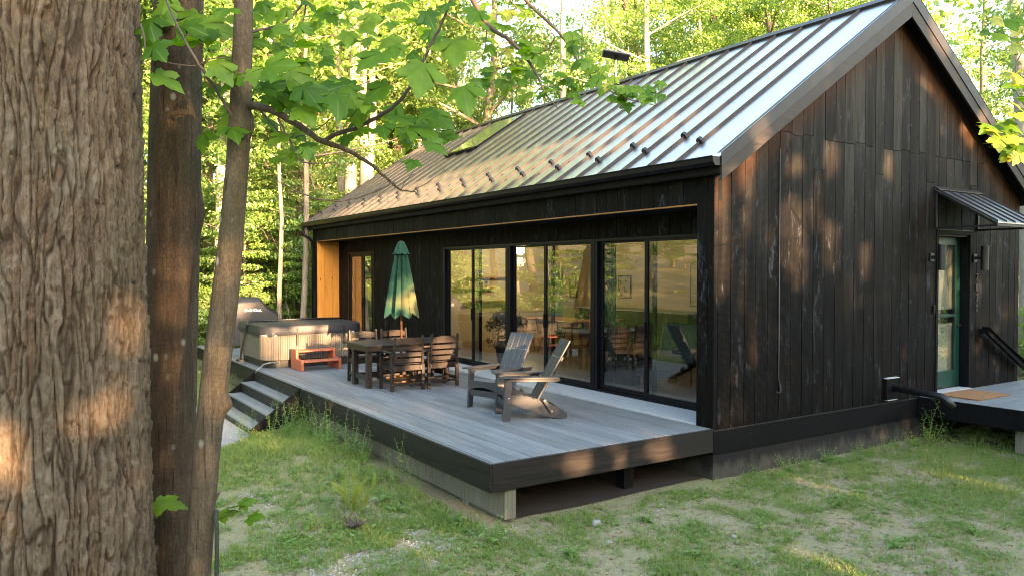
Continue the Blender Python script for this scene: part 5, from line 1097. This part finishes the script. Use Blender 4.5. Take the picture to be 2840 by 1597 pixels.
for m_ in LEAFY: m_.materials.clear(); m_.materials.append(M['leaf_yellow'])
lr = random.Random(11)
def hang_leaf(u, v, size, d, parent, org, roll=None, face=None, yellow=False):
    """size in the 2576-wide grid; the blade hangs from its stalk and leans toward the open side"""
    s = size / 1939 * d * .98; p = at(u, v, d) - org
    face = lr.uniform(.25, 1.0) if face is None else face
    N = (Vector((lr.uniform(-.7, .7), lr.uniform(-.7, .7), 1)).normalized() * (1.15 - face) + (-_fw + _up * .45 + Vector((lr.uniform(-.4, .4), lr.uniform(-.4, .4), 0))) * face).normalized()
    roll = lr.uniform(-70, 70) + 180 if roll is None else roll
    Y = (_up * math.cos(R(roll)) + _rt * math.sin(R(roll))); Y = (Y - N * Y.dot(N)).normalized(); X = Y.cross(N)
    mt = Matrix((X, Y, N)).transposed().to_4x4(); mt.translation = p - Y * s * .4
    o = link('leaf', lr.choice(LEAFY if yellow else LEAF), parent); o.matrix_local = mt @ Matrix.Diagonal((s, s, s, 1)); return o
BIG = [(1142, 125, 112, 175), (1062, 192, 118, 190), (935, 152, 105, 200), (1080, 45, 62, 160), (1168, 238, 100, 165), (1195, 40, 70, 200), (1012, 300, 70, 150), (945, 235, 90, 230), (395, 130, 80, 140), (420, 205, 85, 120), (380, 70, 85, 160), (545, 70, 100, 100), (480, 70, 80, 120), (560, 180, 80, 150), (640, 105, 75, 100), (700, 165, 95, 100), (760, 195, 90, 120), (690, 215, 80, 80),
       (780, 240, 95, 150), (850, 262, 90, 180), (905, 285, 80, 170), (720, 255, 85, 110), (770, 290, 80, 150), (650, 190, 70, 90), (965, 330, 62, 160), (1060, 330, 85, 120), (1110, 300, 75, 130), (1095, 370, 65, 130), (1035, 412, 50, 190), (1075, 345, 60, 170), (870, 355, 50, 180), (700, 350, 60, 210), (740, 395, 40, 190), (770, 385, 45, 170), (985, 280, 60, 200), (880, 230, 70, 150), (1130, 345, 60, 100), (930, 50, 55, 180), (830, 40, 60, 150)]
for u, v, s, ro in BIG: hang_leaf(u, v, s, lr.uniform(2.75, 3.1), t3, o3, ro, .85, yellow=False)
CL = [(440, 120, 75, 90, 10, 70), (570, 120, 45, 110, 9, 65), (700, 90, 110, 80, 26, 48), (745, 245, 100, 60, 24, 62), (890, 265, 90, 60, 18, 58), (1070, 330, 70, 50, 9, 50), (745, 360, 60, 55, 10, 45), (960, 30, 160, 40, 18, 48), (1020, 160, 120, 90, 10, 60), (530, 300, 40, 60, 5, 55), (860, 120, 90, 70, 6, 50)]
for u, v, a, b, n, s in CL:
    for k in range(int(n * 1.1)): hang_leaf(u + lr.gauss(0, .55) * a, v + lr.gauss(0, .55) * b, s * lr.uniform(.65, 1.25), lr.uniform(2.85, 3.6), t3, o3, yellow=False)
CL2 = [(1330, 150, 60, 60, 16, 40), (1400, 225, 60, 40, 14, 38), (1290, 200, 50, 50, 10, 40), (1480, 190, 60, 50, 12, 36), (1600, 245, 55, 25, 24, 34), (1560, 225, 60, 20, 10, 32), (1450, 110, 50, 40, 8, 38), (1240, 90, 40, 60, 8, 45), (1220, 190, 40, 40, 8, 42), (1300, 30, 60, 25, 8, 40)]
for u, v, a, b, n, s in CL2:
    for k in range(n): hang_leaf(u + lr.gauss(0, .5) * a, v + lr.gauss(0, .5) * b, s * lr.uniform(.7, 1.25), lr.uniform(5.1, 5.7), t2, o2, yellow=lr.random() < .04)
for u, v, s, ro in ((425, 1265, 88, 105), (600, 1270, 60, 80), (640, 1300, 50, 110), (570, 1290, 55, 60), (620, 1262, 45, 60)): hang_leaf(u, v, s, 3.05, t3, o3, ro, .30)
W3([(505, 1320, 3.05), (560, 1300, 3.03), (620, 1272, 3.0)], .003, .001); W3([(520, 1300, 3.05), (545, 1250, 3.05), (553, 1235, 3.05)], .006, .004); W3([(500, 1290, 3.05), (455, 1278, 3.05)], .002, .001)
# yellow-lit twigs reaching in from a maple outside the right edge
t4 = empty('maple_sapling', (1.9, -4.2, gz1(1.9, -4.2)), label='young maple at the right edge with backlit yellow green leaves', cat='tree'); o4 = t4.location.copy()
tp = [o4 + Vector((0, 0, -.3)), o4 + Vector((.05, .1, 1.2)), o4 + Vector((.02, .05, 2.4)), o4 + Vector((.12, .12, 3.8)), o4 + Vector((.1, .2, 5.2))]
wire('trunk', tp, .05, .02, t4, o4, M['bark_young'])
for pts in ([tp[2] + Vector((.03, .03, .3)), at(2680, 420, 6.8), at(2610, 405, 6.0), at(2560, 395, 5.6), at(2515, 365, 5.4)], [tp[3] + Vector((0, 0, -.1)), at(2700, 60, 6.8), at(2600, 110, 6.0), at(2530, 90, 5.6), at(2480, 70, 5.4)], [at(2600, 110, 6.0), at(2560, 150, 5.8), at(2555, 230, 5.7)]): wire('branch', pts, .008, .0015, t4, o4, TW)
for u, v, a, b, n, s in ((2530, 350, 40, 40, 9, 52), (2545, 385, 30, 25, 7, 46), (2520, 85, 50, 35, 9, 42), (2555, 200, 30, 50, 7, 46), (2570, 300, 15, 60, 6, 45)):
    for k in range(n): hang_leaf(u + lr.gauss(0, .5) * a, v + lr.gauss(0, .5) * b, s * lr.uniform(.7, 1.25), lr.uniform(5.3, 5.7), t4, o4, yellow=lr.random() < .65)

# ------------------------------------------------------------------ grass, weeds, stones
gg = np.random.default_rng(3)
def inside_built(x, y): return ((x > -3.30) & (x < 0) & (y > -.02)) | ((x > -.02) & (x < 7.95) & (y > -.02)) | ((x > -4.1) & (x < -3.2) & (y > 6.05) & (y < 8.9))
def path_mask(x, y): return (((x + 5.4) / 1.5) ** 2 + ((y - 7.4) / 2.8) ** 2) < 1
def scatter(n, x0, x1, y0, y1, thr, soft=.10):
    x = gg.uniform(x0, x1, n); y = gg.uniform(y0, y1, n); m = fbm(x * .5, y * .5, 0, 33, 3) * .45 + fbm(x * 3.6, y * 3.6, 0, 35, 3) * .55
    lush = .10 * np.exp(-(((x + 4.6) / 1.3) ** 2 + ((y - 4) / 3.0) ** 2)) * .8 + .06 * (y > 9) + .07 * np.exp(-((y + .5) / .5) ** 2) * (x > .2) + .04 * (x > 3)
    k = (gg.uniform(size=n) < np.clip((m + lush - thr) / soft, 0, 1)) & ~inside_built(x, y) & ~path_mask(x, y); return x[k], y[k]
def blades(x, y, h0, h1, wd, seedoff=0):
    n = len(x); z = gz(x, y); h = gg.uniform(h0, h1, n) * (.6 + .8 * fbm(x * .8, y * .8, 0, 77, 2)); a = gg.uniform(0, 2 * math.pi, n); ln = h * gg.uniform(.15, .75, n); w_ = wd * gg.uniform(.6, 1.3, n)
    dx, dy = np.cos(a), np.sin(a); P = np.stack([x, y, z], -1); U = np.stack([-dy, dx, 0 * dx], -1) * (w_ / 2)[:, None]; D = np.stack([dx, dy, 0 * dx], -1)
    mid = P + D * (ln * .35)[:, None] + np.array([0, 0, 1]) * (h * .62)[:, None]; tip = P + D * ln[:, None] + np.array([0, 0, 1]) * h[:, None]
    return np.stack([P - U, P + U, mid + U * .7, tip, mid - U * .7], 1).reshape(-1, 3)
xA, yA = scatter(330000, -6.5, 9, -6.0, 1, .40, .25); xB, yB = scatter(110000, -8, -3.2, 0, 14, .40, .22)
Vg = np.concatenate([blades(xA, yA, .015, .06, .0032), blades(xB, yB, .025, .10, .0045)]); Fg = np.arange(len(Vg)).reshape(-1, 5)
me = np_mesh('grass', Vg, Fg); me.materials.append(M['grass']); tag(link('grass', me), 'short patchy grass over the clearing', 'grass', kind='stuff')
xD, yD = scatter(1500, -16, -4.6, 12, 22, .2); idx = np.repeat(np.arange(len(xD)), 16); Vg = blades(xD[idx] + gg.normal(0, .12, len(idx)), yD[idx] + gg.normal(0, .12, len(idx)), .12, .4, .012)
me = np_mesh('tall_grass', Vg, np.arange(len(Vg)).reshape(-1, 5)); me.materials.append(M['weed']); tag(link('tall_grass', me), 'taller sunlit grass beyond the deck steps', 'grass', kind='stuff')
# low broad leaved ground cover
def rosettes(x, y, nl, s0, s1):
    idx = np.repeat(np.arange(len(x)), nl); n = len(idx); s = gg.uniform(s0, s1, len(x))[idx] * gg.uniform(.6, 1.3, n); a = gg.uniform(0, 6.283, n); r = s * gg.uniform(.3, 1.2, n)
    cx, cy = x[idx] + np.cos(a) * r, y[idx] + np.sin(a) * r; cz = gz(x[idx], y[idx]) + s * gg.uniform(.15, .8, n); D = np.stack([np.cos(a), np.sin(a), gg.uniform(-.2, .4, n)], -1); U = np.stack([-np.sin(a), np.cos(a), gg.normal(0, .2, n)], -1); C = np.stack([cx, cy, cz], -1); h = s[:, None] * .5
    V = np.stack([C - D * h, C + U * h * .42 - D * h * .1, C + D * h, C - U * h * .42 - D * h * .1], 1); return V.reshape(-1, 3)
xC, yC = scatter(52000, -6.5, 9, -6.0, 1.0, .40, .25); xE, yE = scatter(6500, -7, -3.25, 0, 12, .40)
Vr = np.concatenate([rosettes(xC, yC, 7, .018, .042), rosettes(xE, yE, 8, .03, .06)]); me = np_mesh('ground_cover', Vr, np.arange(len(Vr)).reshape(-1, 4)); me.materials.append(M['weed']); tag(link('ground_cover', me), 'clover and small weeds over the soil', 'weeds', kind='stuff')
# fallen leaves and twigs
def litter(name, n, x0, x1, y0, y1, s0, s1, mat, label, zf, keepf):
    x = gg.uniform(x0, x1, n); y = gg.uniform(y0, y1, n); k = keepf(x, y); x, y = x[k], y[k]; n = len(x); s = gg.uniform(s0, s1, n); C = np.stack([x, y, zf(x, y) + s * .12], -1)
    N = unit(gg.normal(size=(n, 3)) * .35 + np.array([0, 0, 1.])); T = unit(np.cross(N, gg.normal(size=(n, 3)))); B = np.cross(N, T); S = s[:, None]
    V = np.stack([C - T * S * .5, C + B * S * .33 + N * S * .12, C + T * S * .5, C - B * S * .33 + N * S * .10], 1).reshape(-1, 3); me = np_mesh(name, V, np.arange(len(V)).reshape(-1, 4)); me.materials.append(mat); tag(link(name, me), label, 'leaves', kind='stuff')
M['dead'] = leafmat('dead_leaves', (.10, .055, .025), (.20, .12, .055), (.30, .21, .10), .25, .02, scale=7)
litter('dead_leaves', 13000, -6.5, 9, -6, .5, .012, .045, M['dead'], 'small dead leaves lying on the soil', gz, lambda x, y: ~inside_built(x, y))
litter('deck_leaves', 26, -3.1, -.1, .2, 8.5, .02, .045, M['dead'], 'a few dead leaves blown on the deck boards', lambda x, y: 0 * x + .002, lambda x, y: x < 9)
tw = MB()
for k in range(900):
    x, y, a, l = gg.uniform(-6, 8.5), gg.uniform(-5.5, -.1), gg.uniform(0, 6.28), gg.uniform(.04, .22); z = gz1(x, y) + .006; tw.tube([(x, y, z), (x + math.cos(a) * l * .5, y + math.sin(a) * l * .5, z + .006), (x + math.cos(a + .3) * l, y + math.sin(a + .3) * l, z)], [.0028, .0024, .0012], 4, False)
tag(tw.build('twigs', M['bark_forest'], None), 'thin twigs scattered on the soil', 'twigs', kind='stuff')
# pebbles
def pebbles(name, n, x0, x1, y0, y1, s0, s1, mat, label, mask=None):
    x = gg.uniform(x0, x1, n); y = gg.uniform(y0, y1, n); k = ~inside_built(x, y)
    if mask is not None: k &= mask(x, y)
    x, y = x[k], y[k]; n = len(x); base = np.array([(1, 0, 0), (0, 1, 0), (-1, 0, 0), (0, -1, 0), (0, 0, .7), (0, 0, -.5)], float); s = gg.uniform(s0, s1, n); j = gg.uniform(.6, 1.3, (n, 6, 3)); a = gg.uniform(0, 6.28, n); c, sn = np.cos(a)[:, None], np.sin(a)[:, None]
    V = base[None] * j * s[:, None, None]; V = np.stack([V[..., 0] * c - V[..., 1] * sn, V[..., 0] * sn + V[..., 1] * c, V[..., 2]], -1); V += np.stack([x, y, gz(x, y) + s * .15], -1)[:, None]
    f = np.array([(0, 1, 4), (1, 2, 4), (2, 3, 4), (3, 0, 4), (1, 0, 5), (2, 1, 5), (3, 2, 5), (0, 3, 5)]); F = (np.arange(n)[:, None, None] * 6 + f[None]).reshape(-1, 3)
    me = np_mesh(name, V.reshape(-1, 3), F, False); me.materials.append(mat); tag(link(name, me), label, 'gravel', kind='stuff')
pebbles('gravel', 22000, -5.5, 8, -6, .6, .004, .015, M['stone'], 'small stones scattered over the bare soil', lambda x, y: fbm(x * .7, y * .7, 0, 99, 3) > .44)
pebbles('path_gravel', 9000, -6.9, -3.9, 4.6, 10.2, .008, .022, M['gravel'], 'loose pale gravel on the path at the steps', path_mask)
pebbles('gravel_bed', 4000, -5.2, -3.0, -.4, 2.4, .005, .018, M['gravel'], 'grey crushed stone by the deck corner footing', lambda x, y: (fbm(x * 1.2, y * 1.2, 0, 15, 3) > .46))
def stone(x, y, s, lab):
    bm = bmesh.new(); bmesh.ops.create_icosphere(bm, subdivisions=3, radius=1)
    for v in bm.verts: c = v.co; k = 1 + .35 * (float(vnoise(np.array(c.x * 1.6 + x * 9), np.array(c.y * 1.6), np.array(c.z * 1.6), 5)) - .5) * 2; v.co = Vector((c.x * k * s[0], c.y * k * s[1], c.z * k * s[2]))
    me = bpy.data.meshes.new('stone'); bm.to_mesh(me); bm.free(); me.polygons.foreach_set('use_smooth', [True] * len(me.polygons)); o = link('stone', me, None, M['stone']); o.location = (x, y, gz1(x, y) + s[2] * .3); o.rotation_euler = (0, 0, x * 3); tag(o, lab, 'stone', 'stones on the ground')
stone(-2.28, -.50, (.055, .05, .05), 'rounded tan stone in front of the dark gap under the deck'); stone(-2.5, -.95, (.035, .03, .02), 'small flat pale stone lying on the soil below the deck corner'); stone(-1.35, -1.5, (.03, .035, .02), 'small grey stone in the sparse grass before the deck'); stone(.9, -1.25, (.03, .025, .018), 'small pale stone in the grass before the gable wall')
# individual weeds
def herb(h, nst, nl, ls, seed, spread=.12, arch=.3, wid=.42):
    rs = np.random.default_rng(seed); sm = MB(); C = []; Tn = []; S = []
    for k in range(nst):
        a = rs.uniform(0, 6.28); hh = h * rs.uniform(.6, 1.1); r0 = rs.uniform(0, spread); base = np.array([math.cos(a) * r0 * .4, math.sin(a) * r0 * .4, -.02]); tip = np.array([math.cos(a) * (r0 + arch * hh * rs.uniform(.2, 1)), math.sin(a) * (r0 + arch * hh * rs.uniform(.2, 1)), hh]); lp = limb(base, tip, rs, .08, 5)
        sm.tube([tuple(p) for p in lp], [.004, .0035, .003, .002, .001], 4, False)
        for j in range(nl):
            t = .15 + .85 * (j + rs.uniform(0, .6)) / nl; i = t * 4; p = np.array([np.interp(i, range(5), lp[:, c]) for c in range(3)]); b = j * 2.4 + rs.uniform(-.4, .4); s = ls * rs.uniform(.6, 1.2) * (1.15 - .6 * t); C.append(p + np.array([math.cos(b), math.sin(b), .2]) * s * .5); Tn.append([math.cos(b), math.sin(b), rs.uniform(-.3, .5)]); S.append(s)
    C, T, S = np.array(C), unit(np.array(Tn)), np.array(S)[:, None]; B = unit(np.cross(T, np.array([0, 0, 1.]))); V = np.stack([C - T * S * .5, C + B * S * wid * .5, C + T * S * .5 - np.array([0, 0, .15]) * S, C - B * S * wid * .5], 1).reshape(-1, 3)
    st = sm.mesh('stem', True); st.materials.append(M['weed']); return st, quads_mesh('leaf', V, M['weed'])
HT = herb(.75, 6, 14, .085, 1, .12, .25, .30); HM = herb(.42, 6, 9, .075, 2, .14, .4); HR = herb(.13, 9, 4, .10, 3, .05, 1.1, .36); HB = herb(.22, 8, 6, .06, 4, .12, .5, .55)
def weed(mm, x, y, s, rz, lab, name='weed', grp=None):
    o = empty(name, (x, y, gz1(x, y)), rz, lab, 'plant', grp); o.scale = (s, s, s); link('stem', mm[0], o); l = link('foliage', mm[1], o); return o
for i, (x, y, s) in enumerate(((-3.62, 5.5, 1.0), (-3.5, 5.0, .9), (-3.75, 5.05, 1.0), (-3.9, 5.6, .8), (-3.45, 4.55, .8), (-4.3, 5.8, .75), (-3.5, 4.1, .6), (-4.15, 6.0, .7), (-3.6, 3.6, .55))): weed(HT, x, y, s, i * 1.3, 'tall wispy weed growing against the deck by the steps', 'tall_weed', 'tall weeds by the deck steps')
for i in range(30):
    x, y = -3.36 - abs(random.gauss(0, .22)), random.uniform(1.2, 5.9); weed((HM, HT, HB)[i % 3], x, y, random.uniform(.6, 1.0), i * 1.9, 'leafy weed in the grass along the left edge of the deck', 'weed', 'weeds along the left edge of the deck')
for i, (x, y, s) in enumerate(((-4.35, 8.4, 1.15), (-4.5, 8.8, 1.1), (-4.25, 9.0, 1.0), (-3.65, 9.6, 1.1), (-3.8, 10.2, 1.0))): weed(HT, x, y, s, i * 1.7, 'tall weed with thin seed heads at the far side of the steps', 'tall_weed', 'tall weeds beyond the deck steps')
for i, (x, y, s) in enumerate(((3.9, -.35, .8), (4.25, -.5, .9), (4.5, -.35, 1.0), (4.6, -.9, .7), (3.5, -.45, .6), (5.0, -1.6, .6), (5.4, -2.4, .6))): weed(HM, x, y, s, i * 1.1, 'leafy weed at the foot of the gable wall near the porch', 'weed', 'weeds between the gable wall and the porch')
weed(HT, 4.42, -.28, .95, 2.2, 'single tall weed rising in front of the porch corner', 'tall_weed'); weed(HB, 2.0, -.22, .9, .4, 'weed with round pale leaves against the foundation', 'weed'); weed(HB, 1.25, -.2, .6, 1.4, 'smaller round leaved weed against the foundation nearer the deck', 'weed')
RL = ['leafy rosette just left of the deck corner footing', 'spiky leaf rosette in front of the deck corner footing', 'rosette beside the hanging rope', 'rosette on bare soil left of the footing', 'broad weed by the beam where the grass thins', 'broad leaved weed beside the root clump', 'small rosette under the middle of the front fascia', 'rosette where the deck meets the gable wall', 'rosette on the open lawn below the drain pipe', 'low weed in the foreground below the deck corner', 'weed at the bottom edge near the rope', 'rosette at the bottom edge below the cabin corner', 'rosette at the right in the lawn before the porch', 'small round leaved weed before the gable wall']
for i, (u, v, sc_) in enumerate(((1130, 1320, 1.3), (1235, 1370, 1.3), (780, 1330, 1.0), (1010, 1290, 1.0), (930, 1160, 1.2), (960, 1270, 1.3), (1620, 1310, .9), (1900, 1330, .9), (2250, 1370, 1.0), (1440, 1400, 1.0), (840, 1330, .9), (1750, 1395, .9), (2440, 1330, 1.0), (2100, 1270, .9))):
    q = at(u, v, 1) - CAM; t = (-.66 - CAM.z) / q.z; p = CAM + q * t; weed((HR, HB)[i % 3 == 1], p.x, p.y, sc_, i * .9, RL[i], 'weed', 'weed rosettes in the foreground')
for i in range(46):
    x, y = random.uniform(-5.5, 6), random.uniform(-5, -.2); weed((HR, HB)[i % 2], x, y, random.uniform(.35, .7), i, 'small weed seedling scattered in the thin lawn', 'weed', 'weed seedlings in the lawn')
for i in range(34):
    x = random.uniform(.2, 4.4); weed((HM, HB, HR)[i % 3], x, -random.uniform(.06, .4), random.uniform(.3, .6), i * 1.7, 'small weed in the strip of grass along the foundation', 'weed', 'weeds along the foundation')
# fern
fern = empty('fern', (-4.32, 1.05, gz1(-4.32, 1.05)), 0, 'yellow green fern fronds standing in the grass left of the deck', 'fern'); rs = np.random.default_rng(8)
for k in range(6):
    a = k * 1.05 + .3; tip = np.array([math.cos(a) * .24, math.sin(a) * .24, .46 * rs.uniform(.75, 1.1)]); lp = limb((0, 0, 0), tip, rs, .10, 9); C = []; T = []; S = []
    for j in range(3, 26):
        t = j / 26 * 8; p = np.array([np.interp(t, range(9), lp[:, c]) for c in range(3)]); dd = unit(tip - np.array([0, 0, 0])); sd = unit(np.cross(dd, [0, 0, 1.]))
        for s_ in (-1, 1): ln = .11 * math.sin(math.pi * min(1, .15 + (1 - j / 26) * .9)) ; T.append(unit(sd * s_ + dd * .35)); S.append(ln); C.append(p + T[-1] * ln * .5)
    C, T, S = np.array(C), np.array(T), np.array(S)[:, None]; B = unit(np.cross(T, np.array([0, 0, 1.]))); V = np.stack([C - T * S * .5, C + B * S * .14, C + T * S * .5, C - B * S * .14], 1).reshape(-1, 3); link('frond', quads_mesh('frond', V, M['leaf_yellow']), fern)
stump = MB()
for k in range(11): a = k * .57; stump.tube([(0, 0, -.02), (math.cos(a) * .07, math.sin(a) * .07, .05), (math.cos(a) * .12, math.sin(a) * .12, random.uniform(.04, .12))], [.025, .018, .006], 5)
o = stump.build('root_clump', M['bark_dark'], None); o.location = (-4.42, .72, gz1(-4.42, .72) + .01); tag(o, 'dark dug up root clump lying in the grass below the fern', 'root')
